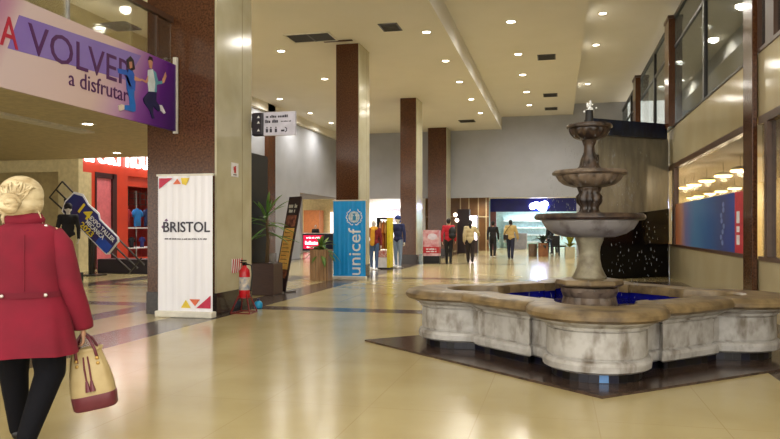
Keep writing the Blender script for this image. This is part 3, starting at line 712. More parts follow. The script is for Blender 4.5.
MB().rings([inner(.845, .2), inner(.845, .22)]).build('basin_floor', M_btile, FT)
def water_mat():
    m = bpy.data.materials.new('water'); m.use_nodes = True; nt = m.node_tree; b = nt.nodes['Principled BSDF']
    b.inputs['Base Color'].default_value = lin((10, 14, 96)); b.inputs['Roughness'].default_value = .05; b.inputs['Specular IOR Level'].default_value = .5
    n = nt.nodes.new('ShaderNodeTexNoise'); n.inputs['Scale'].default_value = 14; bp = nt.nodes.new('ShaderNodeBump'); bp.inputs['Strength'].default_value = .5; bp.inputs['Distance'].default_value = .03
    nt.links.new(n.outputs['Fac'], bp.inputs['Height']); nt.links.new(bp.outputs[0], b.inputs['Normal'])
    return m
MB().rings([inner(.843, .47), inner(.843, .48)]).build('water', water_mat(), FT)
D = [(0, -2.24), (2.52, 0), (0, 2.24), (-2.52, 0)]
MB().prism(D, .0, .02).build('plinth', mat('plinth_granite', (84, 66, 56), .16, rgb2=(46, 36, 34), scale=14, detail=8), FT)
# central pedestal and bowls
def flute(n, amp, z0, z1):
    return lambda a, z: 1+(amp*abs(math.cos(n*a/2))-amp*.5 if z0 < z < z1 else 0)
MB().lathe([(.27, .43), (.28, .5), (.26, .58), (.3, .64), (.3, .68), (.24, .7)], seg=48, fn=flute(8, .12, .45, .62)).build('pedestal_base', M_bowl, FT, smooth='auto')
MB().lathe([(.34, .7), (.36, .72), (.35, .765), (.28, .775)], seg=8).build('pedestal_slab', M_cope, FT, bevel=.008)
MB().lathe([(.17, .77), (.185, .79), (.16, .83), (.13, .9), (.115, .98), (.11, 1.06), (.12, 1.12), (.14, 1.17), (.15, 1.2), (.155, 1.24)], seg=40).build('pedestal', mat('pedestal_stone', (160, 154, 130), .5, rgb2=(116, 106, 86), scale=7, detail=8, bump=.2), FT, smooth=True)
def bowl(nm, r, z0, z1, m, n, amp, rimm, m_rim):
    h = z1-z0
    MB().lathe([(r*.3, z0), (r*.46, z0+.02*h), (r*.66, z0+.16*h), (r*.8, z0+.4*h), (r*.86, z0+.62*h), (r*.88, z0+.74*h), (r*.84, z0+.76*h), (r*.6, z0+.35*h), (r*.2, z0+.22*h)], seg=96, fn=flute(n, amp, z0+.05*h, z0+.7*h)).build(nm, m, FT, smooth=True)
    MB().lathe([(r*.86, z0+.7*h), (r*.97, z0+.74*h), (r, z0+.82*h), (r*.99, z0+.92*h), (r*.95, z0+h), (r*.88, z0+.98*h), (r*.84, z0+.74*h)], seg=64, cap0=False, cap1=False, fn=(lambda a, z: 1+.012*math.cos(n*a))).build(nm+'_rim', m_rim, FT, smooth='auto')
    MB().lathe([(r*.84, z0+.84*h), (r*.84, z0+.86*h)], seg=40).build(nm+'_water', M_bw, FT)
M_bw = mat('bowl_water', (60, 60, 62), .05)
bowl('lower_bowl', .58, 1.22, 1.475, M_lowst, 18, .0, 0, M_wetst)
MB().lathe([(.13, 1.4), (.14, 1.48), (.1, 1.5), (.09, 1.55), (.125, 1.6), (.13, 1.66), (.1, 1.7), (.125, 1.74), (.13, 1.77)], seg=48, fn=flute(8, .2, 1.49, 1.72)).build('lower_column', M_wetst, FT, smooth=True)
bowl('middle_bowl', .392, 1.76, 1.94, M_bowl, 20, .07, 0, M_bowl)
MB().lathe([(.15, 1.9), (.145, 1.95), (.1, 1.99), (.085, 2.06), (.06, 2.14), (.055, 2.2), (.07, 2.24), (.085, 2.28), (.09, 2.31)], seg=48, fn=flute(6, .18, 1.96, 2.12)).build('upper_column', M_wetst, FT, smooth=True)
bowl('upper_bowl', .24, 2.27, 2.44, M_wetst, 14, .1, 0, M_wetst)
MB().lathe([(.05, 2.38), (.045, 2.46), (.04, 2.57), (.045, 2.59), (.02, 2.6)], seg=20).build('nozzle', M_blackm, FT, smooth='auto')
M_foam = mat('white_foam', (238, 240, 240), .5)
g = MB(); rr = random.Random(9)
for k in range(26):
    u = rr.random(); g.ball((rr.gauss(0, .012+.012*(1-u)), rr.gauss(0, .012), 2.58+.13*u), rr.uniform(.01, .022)*(1.1-.6*u), 8, 6)
g.build('water_jet', M_foam, FT, smooth=True)
# falling drops from the bowl rims, too many to count
M_drop = mat('water_drop', (150, 154, 160), .1)
g = MB()
for (r, z1, z0, n) in ((.245, 2.3, 1.95, 70), (.41, 1.86, 1.48, 150), (.61, 1.38, .45, 200)):
    for k in range(n):
        a = rr.uniform(0, 2*PI); rad = r*rr.uniform(.98, 1.12); z = rr.uniform(z0, z1); ln = rr.uniform(.008, .03); wd = rr.uniform(.002, .0035)
        x, y = rad*math.cos(a), rad*math.sin(a)
        g.rings([[(x, y, z+ln)]*3] if False else [[(x+wd*.3*math.cos(b), y+wd*.3*math.sin(b), z+ln) for b in (0, 2.1, 4.2)], [(x+wd*math.cos(b), y+wd*math.sin(b), z) for b in (0, 2.1, 4.2)]])
o = g.build('falling_drops', M_drop, FT); o['kind'] = 'stuff'

# ------------------------------------------------------------------ water wall behind the fountain
ww = thing('water_wall', 'diagonal water wall with dark blue trough and black stone foot behind the fountain', 'water feature', (.9, 18.7, 0), math.atan2(20.25-18.7, 2.93-.9))
WL = math.hypot(2.93-.9, 20.25-18.7)
MB().box(.15, WL, 0, .18, 1.68, 3.72).build('upper_panel', mat('water_wall_stone', (134, 128, 112), .35, rgb2=(106, 100, 88), scale=2.2, detail=7, stretch=(2, 2, .5)), ww)
MB().prism([(0, 0), (0, 1.55), (WL, 1.84), (WL, 0)], -.1, .02).build('lower_panel', mat('water_wall_black', (8, 7, 10), .25, spec=.3), ww, rot=FACE_Y)
MB().box(-.12, WL-.2, -.16, .2, 3.7, 4.1).build('trough', mat('trough_navy', (24, 34, 60), .4, rgb2=(12, 16, 30), scale=5, stretch=(2, 2, .6)), ww)
MB().box(-.14, .15, -.05, .2, 0, 3.2).build('end_post', mat('wet_end_post', (50, 40, 40), .4, rgb2=(26, 22, 26), scale=6), ww)
g = MB()
for k in range(70):
    x = rr.uniform(.1, WL-.05); z = rr.uniform(.3, 3.65); ln = rr.uniform(.02, .09); wd = rr.uniform(.003, .006); y = -.14+rr.uniform(-.03, .03)
    g.rings([[(x+wd*.3*math.cos(b), y+wd*.3*math.sin(b), z+ln) for b in (0, 2.1, 4.2)], [(x+wd*math.cos(b), y+wd*math.sin(b), z) for b in (0, 2.1, 4.2)]])
o = g.build('falling_drops', M_drop, ww); o['kind'] = 'stuff'

# ------------------------------------------------------------------ right shop: poster and pendants
def poster_mat():
    m = bpy.data.materials.new('window_poster_print'); m.use_nodes = True; nt = m.node_tree; L = nt.links; b = nt.nodes['Principled BSDF']
    co = nt.nodes.new('ShaderNodeTexCoord'); sp = nt.nodes.new('ShaderNodeSeparateXYZ'); L.new(co.outputs['Object'], sp.inputs[0])
    n = nt.nodes.new('ShaderNodeTexNoise'); n.inputs['Scale'].default_value = 1.6; L.new(co.outputs['Object'], n.inputs['Vector'])
    ad = nt.nodes.new('ShaderNodeMath'); ad.operation = 'MULTIPLY_ADD'; ad.inputs[1].default_value = .9; L.new(n.outputs['Fac'], ad.inputs[0]); L.new(sp.outputs[1], ad.inputs[2])
    mr = nt.nodes.new('ShaderNodeMapRange'); mr.inputs[1].default_value = 12.9; mr.inputs[2].default_value = 20.7; L.new(ad.outputs[0], mr.inputs[0])
    r = nt.nodes.new('ShaderNodeValToRGB'); e = r.color_ramp.elements
    e[0].position = 0; e[0].color = lin((24, 66, 170)); e[1].position = 1; e[1].color = lin((150, 40, 30))
    for p, c in ((.12, (26, 60, 150)), (.2, (40, 56, 116)), (.34, (50, 90, 150)), (.55, (78, 124, 170)), (.68, (120, 120, 170)), (.78, (206, 150, 120)), (.9, (220, 120, 60))):
        x = e.new(p); x.color = lin(c)
    L.new(mr.outputs[0], r.inputs[0]); L.new(r.outputs[0], b.inputs['Base Color']); b.inputs['Roughness'].default_value = .4
    return m
t = thing('window_poster', 'wide blue and orange poster with red end strip on the right shop window', 'poster', (2.972, 0, 0))
MB().box(-.01, .01, 12.4, 19.25, .87, 1.93).build('panel', poster_mat(), t)
MB().box(-.016, -.01, 12.4, 13.05, .87, 1.93).build('red_strip', mat('poster_red', (206, 40, 60), .4), t)
for z, h in ((1.5, .2), (1.3, .1), (1.12, .16)): MB().box(-.02, -.016, 12.72, 12.92, z-h/2, z+h/2).build('strip_lettering', M_pw, t)
g = MB()
for k in range(8): g.ball((-.012, 14.0+.12*math.sin(k*1.7), 1.05+k*.1), (.004, .09, .05), 8, 6)
g.build('pale_figure', mat('poster_pale', (110, 130, 190), .4), t)
M_pend = mat('pendant_glow', (255, 226, 160), .4, emit=9)
def pendant(x, y, z, top, label, grp):
    t = thing('pendant_lamp', label, 'pendant lamp', (x, y, z), 0, grp)
    MB().lathe([(.02, .09), (.08, .08), (.2, .04), (.22, .0), (.21, 0)], seg=24, cap1=False).build('shade', M_offwhite, t, smooth='auto')
    MB().lathe([(.19, -.05), (.215, -.02), (.2, .02)], seg=20).build('diffuser', M_pend, t)
    MB().tube([(0, 0, .06), (0, 0, top-z)], .006, 5).build('cord', M_blackm, t)
    add_light('pendant_light', 'POINT', t, (0, 0, -.1), 60, (1, .84, .6), .08)
for i, y in enumerate((17.6, 19.3, 21.3, 23.2, 24.8)): pendant(4.1, y, 2.66, 2.98, f'{ORD[i]} warm pendant lamp of the upper-looking row above the window poster', 'pendants nearer the glass')
for i, y in enumerate((25.5, 27.5, 29.4, 31.6, 33.2)): pendant(5.77, y, 2.66, 2.98, f'{ORD[i]} warm pendant lamp of the lower-looking row just above the poster edge', 'pendants deeper in the shop')
# shelving seen through the near right window
t = thing('shop_shelving', 'pale mauve shelving unit behind the near right shop window', 'shelf', (4.6, 13.0, 0))
M_mauve = mat('shelf_mauve', (150, 140, 158), .5)
MB().box(-.02, .02, -1.6, 1.6, 0, 2.7).build('back_panel', M_mauve, t)
for z in (.5, 1.0, 1.5, 2.0, 2.5): MB().box(-.4, -.02, -1.6, 1.6, z, z+.04).build('shelf', M_offwhite, t)
for y in (-1.6, 0, 1.57): MB().box(-.4, -.02, y, y+.03, 0, 2.7).build('upright', M_brown, t)

# ------------------------------------------------------------------ people
def blob(name, prims, voxel, m, parent, extra=None, sm=4):
    b = MB()
    for p in prims:
        if p[0] == 'c':
            _, a, c, r0, r1 = p; a, c = Vector(a), Vector(c)
            n = 5; b.tube([a.lerp(c, i/n) for i in range(n+1)], [r0+(r1-r0)*i/n for i in range(n+1)], 14); b.ball(a, r0, 14, 10); b.ball(c, r1, 14, 10)
        else: b.ball(p[1], p[2], 18, 12, Euler(p[3]) if len(p) > 3 else None)
    me = b.mesh(name); o = bpy.data.objects.new(name, me); C.objects.link(o)
    md = o.modifiers.new('r', 'REMESH'); md.mode = 'VOXEL'; md.voxel_size = voxel
    s = o.modifiers.new('s', 'SMOOTH'); s.factor = .5; s.iterations = sm
    dg = bpy.context.evaluated_depsgraph_get(); m2 = bpy.data.meshes.new_from_object(o.evaluated_get(dg))
    bpy.data.objects.remove(o)
    bb = bmesh.new(); bb.from_mesh(m2)
    if extra:
        tmp = bpy.data.meshes.new('x'); extra.bm.to_mesh(tmp); extra.bm.free(); bb.from_mesh(tmp)
    bb.to_mesh(m2); bb.free()
    m2.name = name; m2.materials.clear(); m2.materials.append(m)
    for p in m2.polygons: p.use_smooth = True
    o = bpy.data.objects.new(name, m2); C.objects.link(o); o.parent = parent
    return o
def hand(b, wrist, d, side, s=1.0, curl=.5):
    """palm, four unequal bent fingers and a thumb; d = direction of the hand, side = +1 right hand"""
    wrist = Vector(wrist); d = Vector(d).normalized()
    f = Vector((0, 1, 0)); f = (f-d*f.dot(d)).normalized()      # towards the front: thumb side
    n = d.cross(f)*(-side)                                         # palm side, towards the body
    pc = wrist+d*.045*s
    b.ball(pc, (.017*s, .038*s, .05*s), 12, 8, Matrix((n, f, d)).transposed().to_euler())
    for k, L_ in enumerate((.068, .078, .072, .056)):
        p = wrist+d*.082*s+f*(.028-.0185*k)*s
        j1 = p+(d*.95+n*.25*curl)*L_*.42*s; j2 = j1+(d*.7+n*.8*curl).normalized()*L_*.33*s; j3 = j2+(d*.3+n*1.1*curl).normalized()*L_*.28*s
        b.tube([p-d*.02*s, p, j1, j2, j3], [.009*s, .0092*s, .0085*s, .0075*s, .0055*s], 8)
    p = wrist+d*.03*s+f*.03*s; j1 = p+(d*.6+f*.75).normalized()*.034*s; j2 = j1+(d*.9+f*.25+n*.4*curl).normalized()*.03*s
    b.tube([p-f*.015*s, p, j1, j2], [.012*s, .0115*s, .0095*s, .0065*s], 8)
def person(label, loc, rz, H, J, skin, top, trs, shoe, hair, voxel=.014, loose=.014, hairfn=None, top_len=.0, name='person', build=1.0, leg=1.0):
    t = thing(name, label, 'person', loc, rz)
    k = H/1.7
    J = {n: Vector(v)*k for n, v in J.items()}
    up = J['neck']-J['hip']; hd = J['head']
    w_ = build
    torso = [('e', J['hip']+Vector((0, 0, .02))*k, (.155*k*w_, .105*k*w_, .11*k)), ('e', J['hip'].lerp(J['neck'], .38), (.135*k*w_, .095*k*w_, .16*k)),
             ('e', J['hip'].lerp(J['neck'], .72), (.16*k*w_, .1*k*w_, .15*k)), ('c', J['shR'], J['shL'], .058*k, .058*k)]
    arms = []
    for S in 'LR': arms += [('c', J['sh'+S], J['el'+S], .048*k*w_, .038*k*w_), ('c', J['el'+S], J['wr'+S], .037*k*w_, .026*k)]
    legs = []
    for S in 'LR': legs += [('c', J['hp'+S], J['kn'+S], .082*k*w_*leg, .055*k*w_*leg), ('c', J['kn'+S], J['an'+S], .053*k*w_*leg, .036*k*leg)]
    feet = [('c', J['an'+S]+Vector((0, -.02, -.03))*k, J['an'+S]+Vector((0, .15, -.05))*k, .035*k, .03*k) for S in 'LR']
    fx = Matrix.Rotation(J['yaw'].z/k if 'yaw' in J else 0, 3, 'Z')
    headp = [('c', J['neck']-Vector((0, 0, .04))*k, hd-Vector((0, -.0, .06))*k, .05*k, .048*k), ('e', hd, (.075*k, .092*k, .108*k)), ('e', hd+fx@Vector((0, .03, -.055))*k, (.055*k, .06*k, .055*k)),
             ('e', hd+fx@Vector((0, .1, -.02))*k, (.013*k, .02*k, .02*k)), ('e', hd+fx@Vector((.078, -.005, -.015))*k, (.012*k, .02*k, .03*k)), ('e', hd+fx@Vector((-.078, -.005, -.015))*k, (.012*k, .02*k, .03*k))]
    hb = MB()
    for S, sd in (('L', -1), ('R', 1)):
        hand(hb, J['wr'+S], J['hd'+S]-J['wr'+S], sd, k)
    body = blob('body', torso+arms+legs+feet+headp, voxel, skin, t, hb)
    M_eye = mat('eye_dark', (40, 30, 26), .2); M_lip = mat('lips', (160, 84, 80), .5)
    for sg in (-1, 1): MB().ball(hd+fx@Vector((sg*.032, .086, .005))*k, (.012*k, .008*k, .008*k), 10, 8).build('eye', M_eye, body)
    MB().ball(hd+fx@Vector((0, .083, -.062))*k, (.022*k, .01*k, .006*k), 10, 6).build('mouth', M_lip, body)
    def infl(ps, d): return [(p[0], p[1], p[2], p[3]+d, p[4]+d) if p[0] == 'c' else ('e', p[1], tuple(v+d for v in p[2])) for p in ps]
    if top:
        slv = infl(arms, loose); tt = infl(torso, loose)
        if top_len: tt.append(('e', J['hip']-Vector((0, 0, top_len))*k, (.175*k*w_, .13*k*w_, .16*k)))
        blob('top', tt+slv, voxel, top, t)
    if trs: blob('trousers', infl(legs, loose*.8)+infl(torso[:1], loose*.5), voxel, trs, t)
    if shoe:
        for ft in infl(feet, .012*k): blob('shoe', [ft], voxel, shoe, t)
    if hairfn: hairfn(t, hd, k)
    elif hair: blob('hair', [('e', hd+fx@Vector((0, -.018, .025))*k, (.084*k, .092*k, .1*k)), ('e', hd+fx@Vector((0, -.04, -.02))*k, (.076*k, .065*k, .07*k))], .012, hair, t)
    return t, J
def walk(st=.2, arm=.12, lean=.0, armR=None, armL=None):
    J = dict(hip=(0, 0, .93), neck=(0, lean*.6, 1.44), head=(0, lean+.01, 1.585), shL=(-.175, lean*.5, 1.38), shR=(.175, lean*.5, 1.38),
             hpL=(-.085, 0, .88), hpR=(.085, 0, .88), knL=(-.09, st*.6, .48), knR=(.09, -st*.2, .47), anL=(-.085, st, .075), anR=(.085, -st, .1),
             elL=(-.235, -arm*.5, 1.11), elR=(.235, arm*.4, 1.11), wrL=(-.24, -arm*.2, .86), wrR=(.24, arm*1.2, .87), hdL=(-.235, -arm*.1, .76), hdR=(.235, arm*1.4, .77))
    if armR: J['elR'], J['wrR'], J['hdR'] = armR
    if armL: J['elL'], J['wrL'], J['hdL'] = armL
    return J
bl = mat('cloth_black', (22, 20, 24), .8); hairk = mat('hair_black', (22, 17, 16), .6)
M_cred = mat('cloth_red', (188, 30, 48), .8); M_cbei = mat('cloth_beige', (198, 182, 140), .85); M_ctan = mat('cloth_tan', (196, 168, 108), .85); M_navy = mat('cloth_navy', (30, 34, 60), .8); M_dk = mat('cloth_dark_brown', (44, 34, 32), .85)
t, J = person('person in red top and black trousers carrying a black backpack, walking away', (-3.87, 25.6, 0), .05, 1.67, walk(.12), M_skin, M_cred, bl, bl, hairk)
t = thing('backpack', 'black backpack on the right shoulder of the person in the red top', 'backpack', (-3.70, 25.42, 1.02), .05)
blob('bag_body', [('e', (0, -.04, .15), (.14, .1, .2)), ('e', (0, -.06, .02), (.14, .1, .12))], .012, M_blackm, t)
MB().tube([(.06, .02, .3), (.09, .16, .36), (.08, .28, .28), (.07, .3, .1)], .016).build('strap', M_blackm, t)
t, J = person('person in beige jacket with long dark hair and raised right elbow, walking away', (-3.22, 26.8, 0), .1, 1.62, walk(.14, armR=((.3, .02, 1.2), (.34, .2, 1.1), (.33, .3, 1.12))), M_skin, M_cbei, M_dk, bl,
    None, hairfn=lambda t, hd, k: blob('hair', [('e', hd+Vector((0, -.02, .02)), (.09, .1, .105)), ('c', hd+Vector((0, -.07, -.03)), hd+Vector((.01, -.1, -.2)), .07, .035)], .012, hairk, t), loose=.03, top_len=.02)
person('person dressed all in black walking away towards the blue shop', (-2.74, 31.1, 0), .0, 1.62, walk(.14), M_skin, bl, bl, mat('shoe_white', (220, 220, 220), .5), hairk)
t, J = person('person in tan vest and dark jeans with a diagonal bag strap, walking away', (-1.92, 30.2, 0), -.1, 1.67, walk(.12, armR=((.27, .02, 1.12), (.3, .1, .9), (.3, .12, .82))), M_skin, M_ctan, M_navy, bl, hairk, loose=.028)
t = thing('shoulder_bag', 'dark brown shoulder bag with diagonal strap worn over the tan vest', 'bag', (-2.0, 30.1, .85), -.1)
MB().box(-.18, .02, -.2, -.13, -.02, .18).build('bag_body', M_dk, t, bevel=.02)
MB().tube([(-.17, -.16, .15), (-.05, -.17, .38), (.12, -.13, .6), (.16, .02, .68), (.1, .18, .5)], .014).build('strap', M_dk, t)
person('distant person in dark clothes standing right of the far potted plant', (-.35, 36.5, 0), .6, 1.6, walk(.05), M_skin, bl, M_navy, bl, hairk)
person('distant person in pale top standing behind the far potted plant', (.0, 38.5, 0), -.4, 1.6, walk(.08), M_skin, mat('cloth_pale', (208, 204, 190), .8), bl, bl, hairk)

# ------------------------------------------------------------------ woman in the red coat
M_coat = mat('coat_crimson', (122, 5, 36), .9, rgb2=(104, 4, 30), scale=5, bump=.1)
M_legg = mat('leggings_black', (8, 8, 15), .85, spec=.2); M_boot = mat('boots_black', (15, 14, 16), .45)
M_bld = mat('hair_blonde', (206, 190, 152), .6, rgb2=(160, 138, 98), scale=9, stretch=(1, 1, 3), lo=.4, hi=.66)
k17 = 1.7/1.63
JW = dict(hip=(0, 0, .9), neck=(-.02, .02, 1.42), head=(-.04, .045, 1.555), shL=(-.15, .02, 1.335), shR=(.145, .0, 1.335), hpL=(-.1, 0, .86), hpR=(.1, 0, .86),
          knL=(-.1, .12, .48), knR=(.13, -.02, .48), anL=(-.08, .2, .085), anR=(.03, -.22, .14), elL=(-.26, .02, 1.03), wrL=(-.27, .18, .82), hdL=(-.26, .22, .73),
          elR=(.245, -.03, 1.02), wrR=(.312, .05, .745), hdR=(.315, .075, .65))
WR = .56
WLOC = (-3.075, 3.585, 0)
def blonde(t, hd, k):
    h = blob('hair', [('e', hd+Vector((0, -.03, .035)), (.132, .12, .12)), ('e', hd+Vector((.0, -.075, -.03)), (.1, .075, .09)), ('e', hd+Vector((-.06, -.03, -.02)), (.075, .08, .1)), ('e', hd+Vector((.06, -.03, -.01)), (.07, .08, .1))], .008, M_bld, t)
    g = MB(); c = hd+Vector((-.035, -.165, -.03))
    for i in range(7):
        a0 = i*.9; rad = .052-.005*i
        g.tube([c+Vector((rad*math.cos(a0+u*.5), -.004*i-.01, rad*math.sin(a0+u*.5))) for u in range(9)], [.01+.012*math.sin(PI*u/8) for u in range(9)], 8)
    g.ball(c, (.05, .035, .045), 14, 10)
    g.build('hair_bun', M_bld, h, smooth=True)
    g = MB(); rr = random.Random(2)
    for i in range(34):
        x = rr.uniform(-.1, .1); p0 = hd+Vector((x, -.07+rr.uniform(-.03, .03), .12-abs(x)*.5)); p3 = c+Vector((rr.uniform(-.04, .05), .03, rr.uniform(-.02, .04)))
        m1 = p0.lerp(p3, .5)+Vector((x*.25, -.035, .03)); g.tube([p0, p0.lerp(m1, .5)+Vector((0, -.02, .01)), m1, p3], [.003, .007, .008, .004], 5)
    for i in range(10):
        x = rr.uniform(-.11, .11); p0 = hd+Vector((x, -.06, -.06)); g.tube([p0, p0+Vector((x*.15, -.02, -.05)), p0+Vector((x*.2+.01, .0, -.1))], [.008, .006, .002], 5)
    g.build('strand', M_bld, h, smooth=True)
W, J = person('woman in a crimson coat with blonde pinned-up hair walking away, bag in hand', WLOC, WR, 1.63, {n: tuple(c*k17 for c in v) for n, v in JW.items()}, M_skin, None, M_legg, M_boot, None, voxel=.011, loose=.008, hairfn=blonde, build=1.05, leg=1.55)
W.scale = (.955, .955, .955)
ct = MB(); rings = []
sect = [(1.46, .075, .07, -.02, .02), (1.44, .09, .085, -.02, .018), (1.415, .095, .088, -.02, .015), (1.405, .125, .1, -.01, .01), (1.385, .165, .115, -.005, .005), (1.355, .185, .125, 0, .005), (1.31, .192, .128, 0, 0), (1.22, .195, .14, 0, 0), (1.1, .195, .14, 0, 0), (.98, .2, .138, 0, 0),
        (.9, .225, .15, 0, 0), (.8, .25, .17, 0, -.01), (.7, .265, .195, 0, -.015), (.63, .28, .21, 0, -.02), (.6, .285, .215, 0, -.02)]
for (z, hx, hy, cx, cy) in sect:
    ring = []
    f = max(0, (1.0-z)/.47)
    for i in range(56):
        a = 2*PI*i/56; m_ = 1+.045*f*math.cos(7*a+1)+.02*f*math.cos(13*a)
        ca, sa = math.cos(a), math.sin(a); ex = .82
        ring.append((cx+hx*m_*math.copysign(abs(ca)**ex, ca), cy+hy*m_*math.copysign(abs(sa)**ex, sa), z+.006*math.sin(3*a)*f))
    rings.append(ring)
ct.rings(rings)
coat = ct.build('coat', M_coat, W, smooth='auto')
g = MB().tube([(.13, 0, 1.335), (.185, -.01, 1.265), (.22, -.03, 1.14), (.245, -.03, 1.02), (.283, .01, .88), (.31, .045, .765), (.313, .05, .74)], [.078, .08, .075, .072, .07, .066, .064], 20)
g.build('sleeve', M_coat, coat, smooth=True)
g = MB().tube([(-.13, .02, 1.335), (-.19, .02, 1.265), (-.235, .02, 1.14), (-.26, .02, 1.02), (-.275, .1, .9), (-.27, .17, .83)], [.078, .08, .075, .072, .068, .064], 20)
g.build('sleeve', M_coat, coat, smooth=True)
g = MB().rings([[(-.02+r*math.cos(a)*1.0, .015+r*.95*math.sin(a), z) for a in [2*PI*i/32 for i in range(32)]] for r, z in ((.098, 1.4), (.115, 1.415), (.118, 1.44), (.095, 1.475), (.088, 1.47), (.085, 1.42))], cap0=False, cap1=False)
g.build('collar', M_coat, coat, smooth=True)
g = MB().rings([[(.208*1.02*math.cos(a), -.004-.148*abs(math.sin(a))**.82, z) for a in [PI*.12+PI*.76*i/20 for i in range(21)]] for z in (.955, .99)], close=False, cap0=False, cap1=False)
g.build('half_belt', mat('coat_belt', (102, 4, 30), .9), coat)
M_btn = mat('button_silver', (214, 206, 200), .25, metal=.6)
for p in ((-.12, -.142, .972), (.12, -.142, .972), (.11, -.06, 1.395)): MB().ball(p, .012, 10, 8).build('button', M_btn, coat)
MB().tube([(0, -.135, 1.34), (0, -.15, 1.2), (0, -.146, 1.0)], .003, 5).build('seam', mat('coat_seam', (120, 6, 34), .8), coat)
# handbag
ca, sa = math.cos(WR), math.sin(WR)
hx, hy = .375, .075
bx, by = WLOC[0]+ca*hx-sa*hy, WLOC[1]+sa*hx+ca*hy
M_bcr = mat('bag_cream', (184, 164, 118), .55, rgb2=(164, 142, 96), scale=5); M_bmar = mat('bag_maroon', (104, 40, 50), .4)
t = thing('handbag', 'cream bucket handbag with maroon base and handles in the hand of the woman', 'handbag', (bx, by, .2), WR-.12)
t.rotation_euler = (0, math.radians(-10), WR-.12); t.scale = (1, 1, .92)
def bring(z, w_, d_, off=0, n=36, fold=0):
    r = []
    for i in range(n):
        a = 2*PI*i/n; c, s = math.cos(a), math.sin(a); m_ = 1+fold*math.cos(8*a)
        r.append((off+w_*m_*math.copysign(abs(c)**.6, c), d_*m_*math.copysign(abs(s)**.7, s), z))
    return r
MB().rings([bring(.09, .131, .078), bring(.16, .13, .078, fold=.01), bring(.25, .118, .07, fold=.02), bring(.33, .1, .058, fold=.05), bring(.375, .085, .048, fold=.09), bring(.39, .088, .05, fold=.1), bring(.41, .098, .056, fold=.1), bring(.405, .088, .048, fold=.1), bring(.36, .07, .04, fold=.05)], cap0=False).build('body', M_bcr, t, smooth=True)
MB().rings([bring(0, .12, .07), bring(.012, .13, .078), bring(.085, .134, .081), bring(.1, .133, .08)], cap1=True).build('base_band', M_bmar, t, smooth='auto')
for sy in (-1, 1):
    MB().tube([(-.055, sy*.05, .33), (-.05, sy*.05, .4), (-.035, sy*.035, .47), (-.01, sy*.012, .505), (.015, sy*.012, .505), (.04, sy*.035, .47), (.062, sy*.05, .4), (.07, sy*.05, .33)], .009, 8).build('handle', M_bmar, t, smooth=True)
    MB().tube([(-.05+.001*k, sy*.052, .36-.006*k) for k in range(0, 10, 2)], .005, 6).build('drawstring', M_bmar, t)
for x in (-.055, .068):
    for z in (.34, .305): MB().ball((x, -.057, z), (.012, .008, .012), 10, 8).build('stud', mat('stud_gold', (196, 160, 90), .3, metal=.8), t)
g = MB()
for x in (-.01, .015): g.tube([(x, -.056, .36), (x*1.2, -.075, .28), (x*1.1, -.08, .2)], [.005, .006, .006], 6).tube([(x*1.1, -.08, .2), (x*1.1, -.084, .13)], [.008, .017], 8)
g.build('tassel', M_bmar, t)

# ------------------------------------------------------------------ mannequins and goods by the second column
M_man = mat('mannequin_white', (224, 218, 208), .4)
sd = walk(.03, .03)
def mannequin(label, loc, rz, H, top, trs, hat=None, scarf=None):
    t, J = person(label, loc, rz, H, sd, M_man, top, trs, M_white, None, name='mannequin')
    t['category'] = 'mannequin'; k = H/1.7; hd = Vector(sd['head'])*k
    if hat: blob('hat', [('e', hd+Vector((0, .0, .05)), (.1, .11, .1)), ('e', hd+Vector((0, -.05, -.05)), (.09, .07, .09))], .014, hat, t)
    if scarf: blob('scarf', [('e', Vector((0, .0, 1.42))*k, (.13, .13, .08)), ('c', Vector((.05, .12, 1.35))*k, Vector((.07, .14, .9))*k, .07, .07)], .014, scarf, t)
    MB().lathe([(.2, 0), (.2, .015)], seg=20).build('stand', M_steel, t)
    return t
mannequin('mannequin in yellow and dark red top with blue jeans beside the blue banner', (-5.6, 21.4, 0), PI+.3, 1.56, mat('cloth_maroon', (130, 30, 40), .8), mat('denim', (74, 100, 140), .8), None, mat('cloth_mustard', (220, 160, 40), .8))
mannequin('mannequin in navy hooded jacket with pale jeans right of the yellow rack', (-5.12, 22.7, 0), PI-.3, 1.72, mat('cloth_navy2', (36, 44, 92), .8), mat('denim_pale', (130, 150, 180), .8), mat('cloth_royal', (40, 60, 130), .8))
tag(MB().box(-.28, .28, -.22, .22, 0, .2).build('display_block', M_blackm, loc=(-11.9, 15.25, 0), bevel=.01), 'black base box under the dark mannequin before the tilted sign', 'base')
t = mannequin('mannequin in black shirt and khaki trousers in front of the tilted blue sign', (-11.9, 15.25, .2), PI+.7, 1.72, bl, mat('cloth_khaki', (190, 172, 118), .8), mat('cap_black', (26, 22, 34), .7))
t = thing('garment_rack', 'yellow-edged display stand with hanging orange garments between the two mannequins', 'display rack', (-5.42, 22.1, 0))
M_yel2 = mat('rack_yellow', (226, 206, 40), .4)
MB().box(.12, .22, -.22, .22, .05, 1.66).build('yellow_side', M_yel2, t)
MB().box(-.22, .12, -.2, .2, .02, .38).build('base', M_white, t); MB().box(-.22, .12, -.21, -.2, .38, .6).build('red_label', mat('label_red', (190, 70, 50), .5, rgb2=(220, 200, 190), scale=30), t)
MB().box(-.23, .22, -.22, .22, 0, .05).build('foot', M_blackm, t)
MB().box(-.22, .12, -.22, .22, 1.6, 1.66).box(-.22, -.2, -.22, .22, .38, 1.6).build('frame', M_blackm, t)
for i, (x, c) in enumerate(((-.13, (222, 170, 130)), (-.04, (206, 120, 50)), (.05, (190, 140, 70)))):
    g = shirt(22.1, .64, c, ('peach', 'orange', 'ochre')[i]+' long garment hanging in the yellow-edged stand', 'garment', 1.3, -5.42+x, PI/2, 'hanging_garment')
    g.scale = (.5, .45, 1.08)

